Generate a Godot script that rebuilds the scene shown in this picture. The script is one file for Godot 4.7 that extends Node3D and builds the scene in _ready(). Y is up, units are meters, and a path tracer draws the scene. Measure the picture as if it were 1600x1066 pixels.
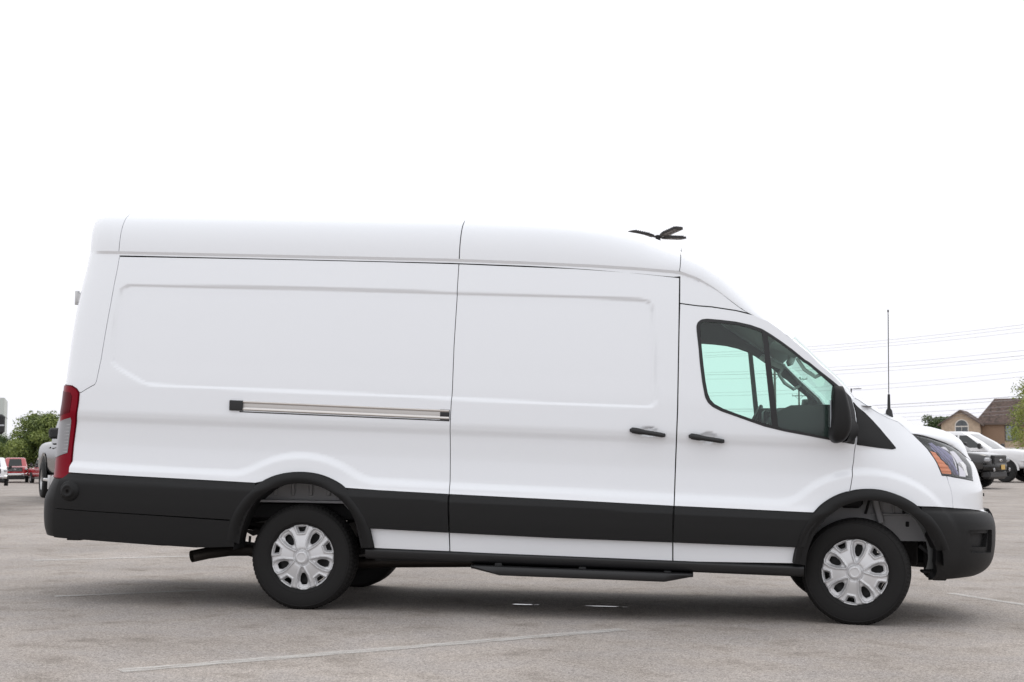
extends Node3D
# A white cargo van parked on a worn asphalt lot under an overcast sky.
# Van axes: x forward, y up, z towards its right-hand side (the side seen here); the origin lies on the ground under the rear axle.

const RAKE := 0.0235        # the body sits higher at the back than at the front
const GROUND_TILT := 0.01463

# ------------------------------------------------------------------ mesh building
class Build:
	var v := PackedVector3Array()
	var n := PackedVector3Array()
	var uv := PackedVector2Array()
	var idx := PackedInt32Array()
	func put(p: Vector3, nn: Vector3, t := Vector2.ZERO) -> int:
		v.append(p)
		n.append(nn)
		uv.append(t)
		return v.size() - 1
	func tri(a: int, b: int, c: int) -> void:
		var g := (v[b] - v[a]).cross(v[c] - v[a])
		if g.dot(n[a] + n[b] + n[c]) > 0.0:
			idx.append_array([a, c, b])
		else:
			idx.append_array([a, b, c])
	func face(pts: Array, hint := Vector3.ZERO) -> void:   # flat convex polygon
		var nn: Vector3 = (pts[1] - pts[0]).cross(pts[2] - pts[0]).normalized()
		if pts.size() > 3 and nn.length() < 0.5:
			nn = (pts[2] - pts[0]).cross(pts[3] - pts[0]).normalized()
		if hint != Vector3.ZERO and nn.dot(hint) < 0.0:
			nn = -nn
		var first := v.size()
		for p in pts:
			put(p, nn, Vector2(p.x + p.z * 0.37, p.y))
		for k in range(1, pts.size() - 1):
			tri(first, first + k, first + k + 1)
	func grid(rows: Array, closed := false, smooth := true, flip := false) -> void:   # rows of points, normals from neighbours
		var nr := rows.size()
		var nc: int = rows[0].size()
		var first := v.size()
		for i in nr:
			for j in nc:
				var a: Vector3 = rows[maxi(i - 1, 0)][j]
				var b: Vector3 = rows[mini(i + 1, nr - 1)][j]
				var j0 := j - 1
				var j1 := j + 1
				if closed:
					j0 = posmod(j0, nc)
					j1 = posmod(j1, nc)
				else:
					j0 = maxi(j0, 0)
					j1 = mini(j1, nc - 1)
				var c: Vector3 = rows[i][j0]
				var d: Vector3 = rows[i][j1]
				var nn := (b - a).cross(d - c)
				if nn.length_squared() < 1e-16:
					nn = Vector3.UP
				nn = nn.normalized()
				if flip:
					nn = -nn
				put(rows[i][j], nn, Vector2(float(i) / maxf(1, nr - 1), float(j) / maxf(1, nc - 1)))
		var last := nc if closed else nc - 1
		for i in nr - 1:
			for j in last:
				var j1 := (j + 1) % nc
				var a := first + i * nc + j
				var b := first + i * nc + j1
				var c := first + (i + 1) * nc + j1
				var d := first + (i + 1) * nc + j
				tri(a, b, c)
				tri(a, c, d)
	func box(at: Vector3, size: Vector3, bevel := 0.0, basis := Basis.IDENTITY) -> void:
		var h := size * 0.5
		var b := minf(bevel, minf(h.x, minf(h.y, h.z)) * 0.95)
		if b <= 0.0:
			for ax in 3:
				for s in [-1.0, 1.0]:
					var nn := Vector3.ZERO
					nn[ax] = s
					var u := (ax + 1) % 3
					var w := (ax + 2) % 3
					var pts := []
					for q in [[-1, -1], [1, -1], [1, 1], [-1, 1]]:
						var p := Vector3.ZERO
						p[ax] = s * h[ax]
						p[u] = q[0] * h[u]
						p[w] = q[1] * h[w]
						pts.append(at + basis * p)
					face(pts, basis * nn)
			return
		# bevelled: six faces, twelve edge strips, eight corners, smooth normals across the bevel
		var ids := {}
		for ax in 3:
			for s in [-1.0, 1.0]:
				var nn := Vector3.ZERO
				nn[ax] = s
				var u := (ax + 1) % 3
				var w := (ax + 2) % 3
				for q in [[-1, -1], [1, -1], [1, 1], [-1, 1]]:
					var p := Vector3.ZERO
					p[ax] = s * h[ax]
					p[u] = q[0] * (h[u] - b)
					p[w] = q[1] * (h[w] - b)
					var sg := Vector3.ZERO
					sg[ax] = s
					sg[u] = q[0]
					sg[w] = q[1]
					ids["%d%v" % [ax, sg]] = put(at + basis * p, basis * nn)
		for ax in 3:
			for s in [-1.0, 1.0]:
				var u := (ax + 1) % 3
				var w := (ax + 2) % 3
				var c := []
				for q in [[-1, -1], [1, -1], [1, 1], [-1, 1]]:
					var sg := Vector3.ZERO
					sg[ax] = s
					sg[u] = q[0]
					sg[w] = q[1]
					c.append(ids["%d%v" % [ax, sg]])
				tri(c[0], c[1], c[2])
				tri(c[0], c[2], c[3])
				for t in [-1.0, 1.0]:   # edge between ax,s and u,t
					var e := []
					for r in [-1.0, 1.0]:
						var sg := Vector3.ZERO
						sg[ax] = s
						sg[u] = t
						sg[w] = r
						e.append(ids["%d%v" % [ax, sg]])
						e.append(ids["%d%v" % [u, sg]])
					tri(e[0], e[1], e[3])
					tri(e[0], e[3], e[2])
		for x in [-1.0, 1.0]:
			for y in [-1.0, 1.0]:
				for z in [-1.0, 1.0]:
					var sg := Vector3(x, y, z)
					tri(ids["0%v" % sg], ids["1%v" % sg], ids["2%v" % sg])
	func tube(path: Array, r: Variant, sides := 10, cap := true) -> void:
		var rows := []
		var up := Vector3.UP
		for i in path.size():
			var d: Vector3 = (path[mini(i + 1, path.size() - 1)] - path[maxi(i - 1, 0)]).normalized()
			if absf(d.dot(up)) > 0.95:
				up = Vector3.RIGHT
			var a := d.cross(up).normalized()
			var b := a.cross(d).normalized()
			up = b
			var rr: float = r[i] if r is Array else r
			var row := []
			for k in sides:
				var t := TAU * k / sides
				row.append(path[i] + (a * cos(t) + b * sin(t)) * rr)
			rows.append(row)
		grid(rows, true, true, true)
		if cap:
			face(rows[0], path[0] - path[1])
			face(rows[-1], path[-1] - path[-2])
	func lathe(profile: Array, sides := 32, axis := Basis.IDENTITY, at := Vector3.ZERO) -> void:   # profile of (radius, height along z)
		var rows := []
		for p in profile:
			var row := []
			for k in sides:
				var t := TAU * k / sides
				row.append(at + axis * Vector3(cos(t) * p.x, sin(t) * p.x, p.y))
			rows.append(row)
		grid(rows, true)
	func prism(poly: PackedVector2Array, z0: float, z1: float, at := Transform3D.IDENTITY) -> void:   # xy outline, extruded along z
		var c := Vector2.ZERO
		for p in poly:
			c += p / poly.size()
		for k in poly.size():
			var a := poly[k]
			var b := poly[(k + 1) % poly.size()]
			var out := Vector2(b.y - a.y, a.x - b.x)
			if Geometry2D.is_polygon_clockwise(poly):
				out = -out
			face([at * Vector3(a.x, a.y, z0), at * Vector3(b.x, b.y, z0), at * Vector3(b.x, b.y, z1), at * Vector3(a.x, a.y, z1)], at.basis * Vector3(out.x, out.y, 0))
		var tr := Geometry2D.triangulate_polygon(poly)
		for zz in [z0, z1]:
			var first := v.size()
			var nn: Vector3 = at.basis * Vector3(0, 0, 1.0 if (zz == maxf(z0, z1)) else -1.0)
			for p in poly:
				put(at * Vector3(p.x, p.y, zz), nn, p)
			for k in range(0, tr.size(), 3):
				tri(first + tr[k], first + tr[k + 1], first + tr[k + 2])
	func add(o: Build, at := Transform3D.IDENTITY) -> void:
		var first := v.size()
		for k in o.v.size():
			v.append(at * o.v[k])
			n.append((at.basis * o.n[k]).normalized())
			uv.append(o.uv[k])
		for k in o.idx:
			idx.append(first + k)
	func mesh() -> ArrayMesh:
		var m := ArrayMesh.new()
		if v.is_empty() or idx.is_empty():
			return m
		var a := []
		a.resize(Mesh.ARRAY_MAX)
		a[Mesh.ARRAY_VERTEX] = v
		a[Mesh.ARRAY_NORMAL] = n
		a[Mesh.ARRAY_TEX_UV] = uv
		a[Mesh.ARRAY_TEX_UV2] = uv
		a[Mesh.ARRAY_INDEX] = idx
		m.add_surface_from_arrays(Mesh.PRIMITIVE_TRIANGLES, a)
		return m

# ------------------------------------------------------------------ naming
func part(called: String, b: Variant, m: Material, parent: Node) -> MeshInstance3D:
	var o := MeshInstance3D.new()
	o.name = called
	o.mesh = b.mesh() if b is Build else b
	o.material_override = m
	parent.add_child(o, true)
	return o

func thing(called: String, label: String, category: String, at := Transform3D.IDENTITY, group := "") -> Node3D:
	var o := Node3D.new()
	o.name = called
	add_child(o, true)
	o.transform = at
	o.set_meta("label", label)
	o.set_meta("category", category)
	if group:
		o.set_meta("group", group)
	return o

func tag(o: Node, label: String, category: String, group := "", kind := "") -> Node:
	o.set_meta("label", label)
	if category:
		o.set_meta("category", category)
	if group:
		o.set_meta("group", group)
	if kind:
		o.set_meta("kind", kind)
	return o

# ------------------------------------------------------------------ materials
func lin(r: float, g: float, b: float) -> Color:
	return Color(r, g, b).linear_to_srgb()

func mat(c: Color, rough := 0.6, metal := 0.0, coat := 0.0) -> StandardMaterial3D:
	var m := StandardMaterial3D.new()
	m.albedo_color = c
	m.roughness = rough
	m.metallic = metal
	if coat > 0.0:
		m.clearcoat_enabled = true
		m.clearcoat = coat
		m.clearcoat_roughness = 0.03
	return m

func pane(alpha := 0.03, c := Color(0.75, 0.85, 0.82)) -> StandardMaterial3D:
	var m := StandardMaterial3D.new()
	m.transparency = BaseMaterial3D.TRANSPARENCY_ALPHA
	m.albedo_color = Color(c.r, c.g, c.b, alpha)
	m.roughness = 0.0
	return m

func tint(c: Color) -> StandardMaterial3D:   # coloured glass body that does not bend the view
	var m := StandardMaterial3D.new()
	m.refraction_enabled = true
	m.refraction_scale = 0.00004
	m.albedo_color = Color(c.r, c.g, c.b, 0.0)
	m.roughness = 0.0
	return m

func noise_tex(freq: float, lo: Color, hi: Color, size := 512, seed_ := 1, kind := FastNoiseLite.TYPE_SIMPLEX_SMOOTH, oct := 4) -> NoiseTexture2D:
	var f := FastNoiseLite.new()
	f.noise_type = kind
	f.seed = seed_
	f.frequency = freq
	f.fractal_octaves = oct
	var t := NoiseTexture2D.new()
	t.width = size
	t.height = size
	t.seamless = true
	t.noise = f
	var g := Gradient.new()
	g.set_color(0, lo)
	g.set_color(1, hi)
	t.color_ramp = g
	return t

# ------------------------------------------------------------------ tables
func pchip(tab: Array, x: float) -> float:
	var k := tab.size()
	if x <= tab[0].x:
		return tab[0].y
	if x >= tab[k - 1].x:
		return tab[k - 1].y
	var i := 0
	while x >= tab[i + 1].x:
		i += 1
	var d := func(j: int) -> float: return (tab[j + 1].y - tab[j].y) / (tab[j + 1].x - tab[j].x)
	var slope := func(j: int) -> float:
		if j == 0:
			return d.call(0)
		if j == k - 1:
			return d.call(k - 2)
		var a: float = d.call(j - 1)
		var b: float = d.call(j)
		if a * b <= 0.0:
			return 0.0
		var ha: float = tab[j].x - tab[j - 1].x
		var hb: float = tab[j + 1].x - tab[j].x
		var w1 := 2.0 * hb + ha
		var w2 := hb + 2.0 * ha
		return (w1 + w2) / (w1 / a + w2 / b)
	var h: float = tab[i + 1].x - tab[i].x
	var u: float = (x - tab[i].x) / h
	return tab[i].y * (1 + 2 * u) * (1 - u) * (1 - u) + h * slope.call(i) * u * (1 - u) * (1 - u) + tab[i + 1].y * u * u * (3 - 2 * u) + h * slope.call(i + 1) * u * u * (u - 1)

func table(tab: Array) -> PackedFloat32Array:
	var o := PackedFloat32Array()
	for k in 2801:
		o.append(pchip(tab, k * 0.001))
	return o

func look(t: PackedFloat32Array, y: float) -> float:
	var f := clampf(y, 0.0, 2.799) * 1000.0
	var i := int(f)
	return lerpf(t[i], t[i + 1], f - i)

func line(tab: Array, x: float) -> float:
	if x <= tab[0].x:
		return tab[0].y
	for k in range(1, tab.size()):
		if x <= tab[k].x:
			return lerpf(tab[k - 1].y, tab[k].y, (x - tab[k - 1].x) / (tab[k].x - tab[k - 1].x))
	return tab[-1].y

func poly(a: Array) -> PackedVector2Array:   # flat list -> points
	var o := PackedVector2Array()
	for k in range(0, a.size(), 2):
		o.append(Vector2(a[k], a[k + 1]))
	return o

func rev(a: PackedVector2Array) -> PackedVector2Array:
	var o := a.duplicate()
	o.reverse()
	return o

func inset(a: PackedVector2Array, d: float) -> PackedVector2Array:
	var r := Geometry2D.offset_polygon(a, -d, Geometry2D.JOIN_MITER)
	var best := a
	var most := 0.0
	for q in r:
		var s := 0.0
		for k in q.size():
			s += q[k].cross(q[(k + 1) % q.size()])
		if absf(s) > most:
			most = absf(s)
			best = q
	return best

func rounded(a: PackedVector2Array, r: float) -> PackedVector2Array:   # corners cut and rounded
	var o := PackedVector2Array()
	var k := a.size()
	for i in k:
		var p := a[i]
		var u := a[(i + k - 1) % k] - p
		var w := a[(i + 1) % k] - p
		var d := minf(r, minf(u.length(), w.length()) * 0.45)
		var p0 := p + u.normalized() * d
		var p1 := p + w.normalized() * d
		for s in 4:
			var t := s / 3.0
			o.append(p0.lerp(p, t).lerp(p.lerp(p1, t), t))
	return o

func smooth_open(a: PackedVector2Array, times := 2) -> PackedVector2Array:
	for n in times:
		var o := PackedVector2Array([a[0]])
		for k in a.size() - 1:
			o.append(a[k].lerp(a[k + 1], .25))
			o.append(a[k].lerp(a[k + 1], .75))
		o.append(a[-1])
		a = o
	return a

# ------------------------------------------------------------------ a skin over a curved surface, cut to an outline with holes
func skin(outline: PackedVector2Array, holes: Array, step: Vector2, f: Callable, depth := 0.0, b: Build = null) -> Build:
	if b == null:
		b = Build.new()
	var lo := outline[0]
	var hi := outline[0]
	for p in outline:
		lo = lo.min(p)
		hi = hi.max(p)
	var nx := maxi(1, int(ceil((hi.x - lo.x) / step.x)))
	var ny := maxi(1, int(ceil((hi.y - lo.y) / step.y)))
	var cw := (hi.x - lo.x) / nx
	var ch := (hi.y - lo.y) / ny
	var mark := PackedByteArray()
	mark.resize(nx * ny)
	var loops := [outline] + holes
	for l in loops:
		for k in l.size():
			var p: Vector2 = l[k]
			var q: Vector2 = l[(k + 1) % l.size()]
			var m := maxi(1, int(maxf(absf(q.x - p.x) / cw, absf(q.y - p.y) / ch) * 6.0))
			for s in m + 1:
				var r := p.lerp(q, float(s) / m)
				for e in [Vector2(-0.02, -0.02), Vector2(0.02, 0.02), Vector2(-0.02, 0.02), Vector2(0.02, -0.02)]:
					var ix := int(floor((r.x - lo.x) / cw + e.x))
					var iy := int(floor((r.y - lo.y) / ch + e.y))
					if ix >= 0 and iy >= 0 and ix < nx and iy < ny:
						mark[iy * nx + ix] = 1
	var inside := func(c: Vector2) -> bool:
		if not Geometry2D.is_point_in_polygon(c, outline):
			return false
		for h in holes:
			if Geometry2D.is_point_in_polygon(c, h):
				return false
		return true
	var e := 0.0015
	var vert := func(p: Vector2) -> int:
		var a: Vector3 = f.call(p)
		var du: Vector3 = f.call(p + Vector2(e, 0)) - f.call(p - Vector2(e, 0))
		var dv: Vector3 = f.call(p + Vector2(0, e)) - f.call(p - Vector2(0, e))
		var nn := du.cross(dv)
		if nn.length_squared() < 1e-18:
			nn = Vector3.RIGHT
		return b.put(a, nn.normalized(), p)
	var seen := PackedInt32Array()
	seen.resize((nx + 1) * (ny + 1))
	seen.fill(-1)
	for iy in ny:
		var run := false
		for ix in nx:
			var c0 := lo + Vector2(ix * cw, iy * ch)
			if mark[iy * nx + ix] == 0:
				if ix == 0 or mark[iy * nx + ix - 1] == 1:
					run = inside.call(c0 + Vector2(cw, ch) * 0.5)
				if not run:
					continue
				var ids := []
				for q in [[0, 0], [1, 0], [1, 1], [0, 1]]:
					var at: int = (iy + q[1]) * (nx + 1) + ix + q[0]
					if seen[at] < 0:
						seen[at] = vert.call(lo + Vector2((ix + q[0]) * cw, (iy + q[1]) * ch))
					ids.append(seen[at])
				b.tri(ids[0], ids[1], ids[2])
				b.tri(ids[0], ids[2], ids[3])
			else:
				var cell := PackedVector2Array([c0, c0 + Vector2(cw, 0), c0 + Vector2(cw, ch), c0 + Vector2(0, ch)])
				var got := Geometry2D.intersect_polygons(cell, outline)
				for h in holes:
					var next := []
					for g in got:
						next.append_array(Geometry2D.clip_polygons(g, h))
					got.assign(next)
				for g in got:
					if Geometry2D.is_polygon_clockwise(g) and got.size() > 1:
						continue
					var tr := Geometry2D.triangulate_polygon(g)
					if tr.is_empty():
						continue
					var ids := []
					for p in g:
						ids.append(vert.call(p))
					for k in range(0, tr.size(), 3):
						b.tri(ids[tr[k]], ids[tr[k + 1]], ids[tr[k + 2]])
	if depth != 0.0:
		for l in loops:
			var path := PackedVector2Array()
			for k in l.size():
				var p: Vector2 = l[k]
				var q: Vector2 = l[(k + 1) % l.size()]
				var m := maxi(1, int(ceil(maxf(absf(q.x - p.x) / step.x, absf(q.y - p.y) / step.y) * 0.7)))
				for s in m:
					path.append(p.lerp(q, float(s) / m))
			var prev := []
			var firsts := []
			for k in path.size() + 1:
				var p := path[k % path.size()]
				var a: Vector3 = f.call(p)
				var du: Vector3 = f.call(p + Vector2(e, 0)) - f.call(p - Vector2(e, 0))
				var dv: Vector3 = f.call(p + Vector2(0, e)) - f.call(p - Vector2(0, e))
				var nn := du.cross(dv).normalized()
				var tang: Vector3 = f.call(path[(k + 1) % path.size()]) - f.call(path[(k + path.size() - 1) % path.size()])
				var out := tang.cross(nn).normalized()
				if not out.is_finite() or out.length() < 0.5:
					out = nn
				var pair := [b.put(a, out, p), b.put(a - nn * depth, out, p)]
				if k > 0:
					b.tri(prev[0], pair[0], pair[1])
					b.tri(prev[0], pair[1], prev[1])
				prev = pair
	return b

# ------------------------------------------------------------------ the van's outer surface: t runs along the side and round both ends, y is the height at the rear axle
const XA := 3.45
const TL := 2.5
const NF := 3.2
const MF := 2.5
const XB := -1.1
const TR := 1.4
const NR := 9.0
const MR := 2.5
var side_half: PackedFloat32Array
var front_half: PackedFloat32Array
var nose_x: PackedFloat32Array
var tail_x: PackedFloat32Array
var recess: PackedVector2Array
var clad_top: Array
var edge_y: Array
var rise_x: Array
var rise_y: Array

func van_tables() -> void:
	var v := func(a: Array) -> Array:
		var o := []
		for k in range(0, a.size(), 2):
			o.append(Vector2(a[k], a[k + 1]))
		return o
	side_half = table(v.call([.30, .955, .42, .985, .57, 1.008, .70, 1.022, .80, 1.026, .87, 1.007, .95, .998, 1.08, .994, 1.19, .998, 1.235, 1.002, 1.285, 1.018, 1.32, 1.0235, 1.48, 1.024, 1.70, 1.014, 2.00, .992, 2.20, .972, 2.36, .951, 2.47, .934, 2.7, .9]))
	front_half = table(v.call([.30, .93, .42, .96, .57, .995, .70, 1.01, .80, 1.015, .90, 1.008, 1.0, 1.002, 1.1, .995, 1.2, .98, 1.30, .957, 1.40, .925, 1.5, .885, 1.6, .84, 1.8, .72, 2.7, .3]))
	nose_x = table(v.call([.30, 4.45, .35, 4.54, .395, 4.612, .42, 4.69, .454, 4.744, .496, 4.777, .55, 4.796, .663, 4.809, .73, 4.81, .783, 4.804, .816, 4.791, .846, 4.767, .862, 4.732, .987, 4.73, 1.06, 4.713, 1.106, 4.701, 1.16, 4.683, 1.194, 4.663, 1.25, 4.61, 1.4, 4.45, 2.8, 3.6]))
	tail_x = table(v.call([.30, -1.98, .434, -2.009, .486, -2.024, .562, -2.028, .677, -2.021, .75, -1.99, .854, -1.945, .972, -1.942, 1.092, -1.932, 1.24, -1.915, 1.378, -1.893, 1.498, -1.882, 1.974, -1.837, 2.198, -1.801, 2.314, -1.777, 2.452, -1.755, 2.578, -1.733, 2.653, -1.712, 2.8, -1.65]))
	clad_top = v.call([-1.75, .879, -1.186, .870, -.322, .860, .35, .850, 1.05, .839, 1.9, .832, 2.56, .824, 3.46, .819, 3.9, .815])
	edge_y = v.call([-2.5, 2.466, 1.0, 2.466, 1.5, 2.458, 2.0, 2.446, 2.3, 2.434, 2.589, 2.415, 2.71, 2.373, 2.818, 2.309, 2.925, 2.228, 3.032, 2.149, 3.181, 2.072, 3.307, 1.993, 3.457, 1.863, 3.711, 1.731, 3.849, 1.65, 3.904, 1.589, 3.95, 1.53])
	rise_x = v.call([-9, 0, 2.0, 0, 2.59, .05, 2.82, .07, 3.03, .08, 3.2, .08, 4, .075])
	rise_y = v.call([-9, .312, 1.0, .310, 1.6, .309, 1.9, .306, 2.1, .299, 2.3, .281, 2.59, .208, 2.71, .19, 2.82, .170, 2.925, .152, 3.03, .130, 3.18, .095, 3.31, .08, 3.47, .075, 4, .075])
	recess = poly([-1.415, 1.762, -1.422, 1.922, -1.412, 2.144, -1.402, 2.186, -1.372, 2.217, -1.316, 2.230, -.747, 2.234, -.005, 2.239, .725, 2.236, 1.063, 2.231, 1.708, 2.230, 2.103, 2.224, 2.321, 2.219, 2.373, 2.209, 2.404, 2.183, 2.417, 2.135, 2.432, 1.898, 2.447, 1.638, 2.448, 1.525, 2.431, 1.490, 2.388, 1.472, 2.113, 1.471, 1.679, 1.475, 1.045, 1.484, .392, 1.493, -.336, 1.498, -1.030, 1.507, -1.121, 1.512, -1.157, 1.525, -1.365, 1.627, -1.401, 1.662])

func to_x(t: float, y: float) -> float:
	if t > XA:
		var q := clampf((t - XA) / TL, 0.0, 1.0)
		return XA + (look(nose_x, y) - XA) * (1.0 - (1.0 - q) * (1.0 - q))
	return t

func feat(t: float, y: float) -> float:
	var o := 0.0
	if t > -1.46 and t < 2.5 and y > 1.44 and y < 2.27:
		# distance to the outline of the recessed panel
		var best := 1.0
		for k in recess.size():
			var c := Geometry2D.get_closest_point_to_segment(Vector2(t, y), recess[k], recess[(k + 1) % recess.size()])
			best = minf(best, c.distance_squared_to(Vector2(t, y)))
		best = sqrt(best)
		if not Geometry2D.is_point_in_polygon(Vector2(t, y), recess):
			best = -best
		o -= 0.012 * smoothstep(-0.004, 0.02, best)
	if y < 1.25 and y > 0.4:
		var x := to_x(t, y)
		var d := y - line(clad_top, t) - .032
		if t > 3.9:
			d = 1.0
		var da := minf(Vector2(x - 0.005, y - 0.42).length() - 0.53, Vector2(x - 3.84, y - 0.44).length() - 0.55) - .085
		var h := clampf(.5 + (da - d) / .14, 0.0, 1.0)
		d = lerpf(da, d, h) - .07 * h * (1.0 - h)
		o += 0.024 * (1.0 - smoothstep(0.0, 0.055, d)) * smoothstep(-2.05, -1.6, t) * (1.0 - smoothstep(4.3, 4.7, t))
	if y > 1.2 and y < 1.42:
		for c in [Vector2(2.39, 1.312), Vector2(2.785, 1.287)]:
			var r := Vector2((t - c.x) / 0.062, (y - c.y) / 0.04).length()
			o -= 0.02 * (1.0 - smoothstep(0.55, 1.0, r))
	return o

func surf(t: float, y: float, off := 0.0) -> Vector3:
	var k := smoothstep(3.7, 4.2, t)
	var w := off + look(side_half, y)
	if k > 0.0:
		w = lerpf(w, off + look(front_half, y), k)
	var x := t
	var c := 1.0
	if t > XA:
		var q := clampf((t - XA) / TL, 0.0, 1.0)
		var a := 1.0 - (1.0 - q) * (1.0 - q)
		c = pow(maxf(0.0, 1.0 - pow(a, NF)), 1.0 / MF)
		x = XA + (look(nose_x, y) + off - XA) * a
	elif t < XB:
		var q := clampf((XB - t) / TR, 0.0, 1.0)
		var a := 1.0 - (1.0 - q) * (1.0 - q)
		c = pow(maxf(0.0, 1.0 - pow(a, NR)), 1.0 / MR)
		x = XB + (look(tail_x, y) - off - XB) * a
	return Vector3(x, y - RAKE * x, w * c)

func side_fn(off: float, flip: float, features := true) -> Callable:
	if features:
		return func(p: Vector2) -> Vector3:
			var a := surf(p.x, p.y, off + feat(p.x, p.y))
			return Vector3(a.x, a.y, a.z * flip)
	return func(p: Vector2) -> Vector3:
		var a := surf(p.x, p.y, off)
		return Vector3(a.x, a.y, a.z * flip)

func clad_fn(off: float, flip: float) -> Callable:
	return func(p: Vector2) -> Vector3:
		var d: float = line(clad_top, p.x) - .046 - p.y
		var lift := .029 * clampf(1.0 + d / .042, 0.0, 1.0)
		var a := surf(p.x, p.y, off + lift + feat(p.x, p.y))
		return Vector3(a.x, a.y, a.z * flip)

func arch_fn(centre: Vector2, r0: float, r1: float, flip: float) -> Callable:
	return func(p: Vector2) -> Vector3:
		var r := Vector2(to_x(p.x, p.y), p.y).distance_to(centre)
		var f := clampf((r - r0) / (r1 - r0), -.1, 1.1)
		var a := surf(p.x, p.y, .040 - .022 * pow(f * 2.0 - 1.0, 2.0) + feat(p.x, p.y))
		return Vector3(a.x, a.y, a.z * flip)

func roof_at(t: float, s: float, off := 0.0) -> Vector3:   # s: -1 .. 1 across the roof
	var y := line(edge_y, t)
	var o := 0.014 * (1.0 - smoothstep(2.6, 3.0, t)) * smoothstep(-1.86, -1.62, t)
	var e := surf(t, y, o + off)
	var er := 1.0
	if t < XB:
		var q := clampf((XB - t) / TR, 0.0, 1.0)
		var a := 1.0 - (1.0 - q) * (1.0 - q)
		er = pow(maxf(0.0, 1.0 - pow(a, 12.0)), 1.0 / 2.2)
	var k0 := smoothstep(1.6, 2.7, t)
	var k := smoothstep(2.85, 3.4, t)
	var pp := lerpf(lerpf(13.0, 5.0, k0), 2.2, k)
	var qq := lerpf(lerpf(2.3, 2.0, k0), 1.1, k)
	var across := maxf(0.0, 1.0 - absf(s))
	var phi := pow(across, 1.7)
	var f := pow(maxf(0.0, 1.0 - pow(1.0 - phi, pp)), 1.0 / qq)
	var b := off * f
	return Vector3(e.x + line(rise_x, t) * f + b * smoothstep(2.3, 3.2, t), e.y + (line(rise_y, t) * er) * f + b, e.z * (1.0 - phi) * signf(s) if s != 0.0 else 0.0)

func roof_fn(off := 0.0) -> Callable:
	return func(p: Vector2) -> Vector3: return roof_at(p.x, -p.y, off)

var hood_edge: Array
func hood_at(w: float, s: float, off := 0.0) -> Vector3:
	# w: 0 .. 1 along the hood's edge, s: -1 .. 1 across
	var k := hood_edge.size() - 1
	var f := clampf(w, 0.0, 1.0) * k
	var i := mini(int(f), k - 1)
	var p: Vector4 = hood_edge[i].lerp(hood_edge[i + 1], f - i)
	var lap := 1.0 - smoothstep(.30, .45, w)
	var e := surf(p.x, p.y - .010 * lap, .003 * lap)
	var phi := pow(maxf(0.0, 1.0 - absf(s)), 1.4)
	var g := pow(maxf(0.0, 1.0 - pow(1.0 - phi, 2.6)), 1.0 / 1.5)
	return Vector3(e.x + p.z * g, e.y + p.w * g + off, e.z * (1.0 - phi) * signf(s))

# ------------------------------------------------------------------ wheel
func tyre_mesh(r: float, w: float, rim_r: float, detail := true) -> Build:
	var b := Build.new()
	var h := w * 0.5
	# profile from the inner bead round the tread to the outer bead; z outwards
	var prof := [Vector2(rim_r - .012, -h * .72), Vector2(rim_r + .012, -h * .93), Vector2(lerpf(rim_r, r, .45), -h), Vector2(lerpf(rim_r, r, .78), -h * .97), Vector2(r - .018, -h * .90), Vector2(r - .005, -h * .80)]
	var groove := [.62, .60, .50, .48, .22, .20, .10, .08]
	if detail:
		for k in range(0, 8, 2):
			prof += [Vector2(r, -h * (groove[k] + .015)), Vector2(r - .009, -h * groove[k]), Vector2(r - .009, -h * groove[k + 1]), Vector2(r + .0005, -h * (groove[k + 1] - .015))]
		for k in range(6, -1, -2):
			prof += [Vector2(r + .0005, h * (groove[k + 1] - .015)), Vector2(r - .009, h * groove[k + 1]), Vector2(r - .009, h * groove[k]), Vector2(r, h * (groove[k] + .015))]
	else:
		prof += [Vector2(r, -h * .5), Vector2(r, h * .5)]
	var out := [Vector2(r - .004, h * .79), Vector2(r - .012, h * .87), Vector2(r - .022, h * .92)]
	var m := lerpf(rim_r, r, .72)
	out += [Vector2(m + .012, h * .985), Vector2(m + .008, h * .985), Vector2(m + .006, h * .965), Vector2(m + .002, h * .965), Vector2(m, h), Vector2(lerpf(rim_r, r, .45), h * 1.01), Vector2(lerpf(rim_r, r, .22), h * .985), Vector2(lerpf(rim_r, r, .20), h * .965), Vector2(lerpf(rim_r, r, .16), h * .965), Vector2(lerpf(rim_r, r, .14), h * .98), Vector2(rim_r + .016, h * .94), Vector2(rim_r + .004, h * .90), Vector2(rim_r - .006, h * .70)]
	prof += out
	var sides := 288 if detail else 40
	var rows := []
	for p in prof:
		var row := []
		for k in sides:
			var t := TAU * k / sides
			var rr: float = p.x
			if detail and rr > r - .0125:
				var z: float = p.y / h
				var lane := int(floor((z + 1.0) * 3.2))
				var ph := (k + lane * 2) % 4
				var shoulder := absf(z) > .62
				if ph == 0 and (shoulder or lane % 2 == 0):
					rr -= .010
				if shoulder and rr < r - .01 and ph < 2:
					rr += .004
			if detail and absf(p.y) < h * .92 and rr > r - .03:
				rr -= .0
			row.append(Vector3(cos(t) * rr, sin(t) * rr, p.y))
		rows.append(row)
	b.grid(rows, true)
	return b

func sd_poly(p: Vector2, a: PackedVector2Array) -> float:   # positive inside
	var best := 9.0
	for k in a.size():
		best = minf(best, Geometry2D.get_closest_point_to_segment(p, a[k], a[(k + 1) % a.size()]).distance_to(p))
	return best if Geometry2D.is_point_in_polygon(p, a) else -best

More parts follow.
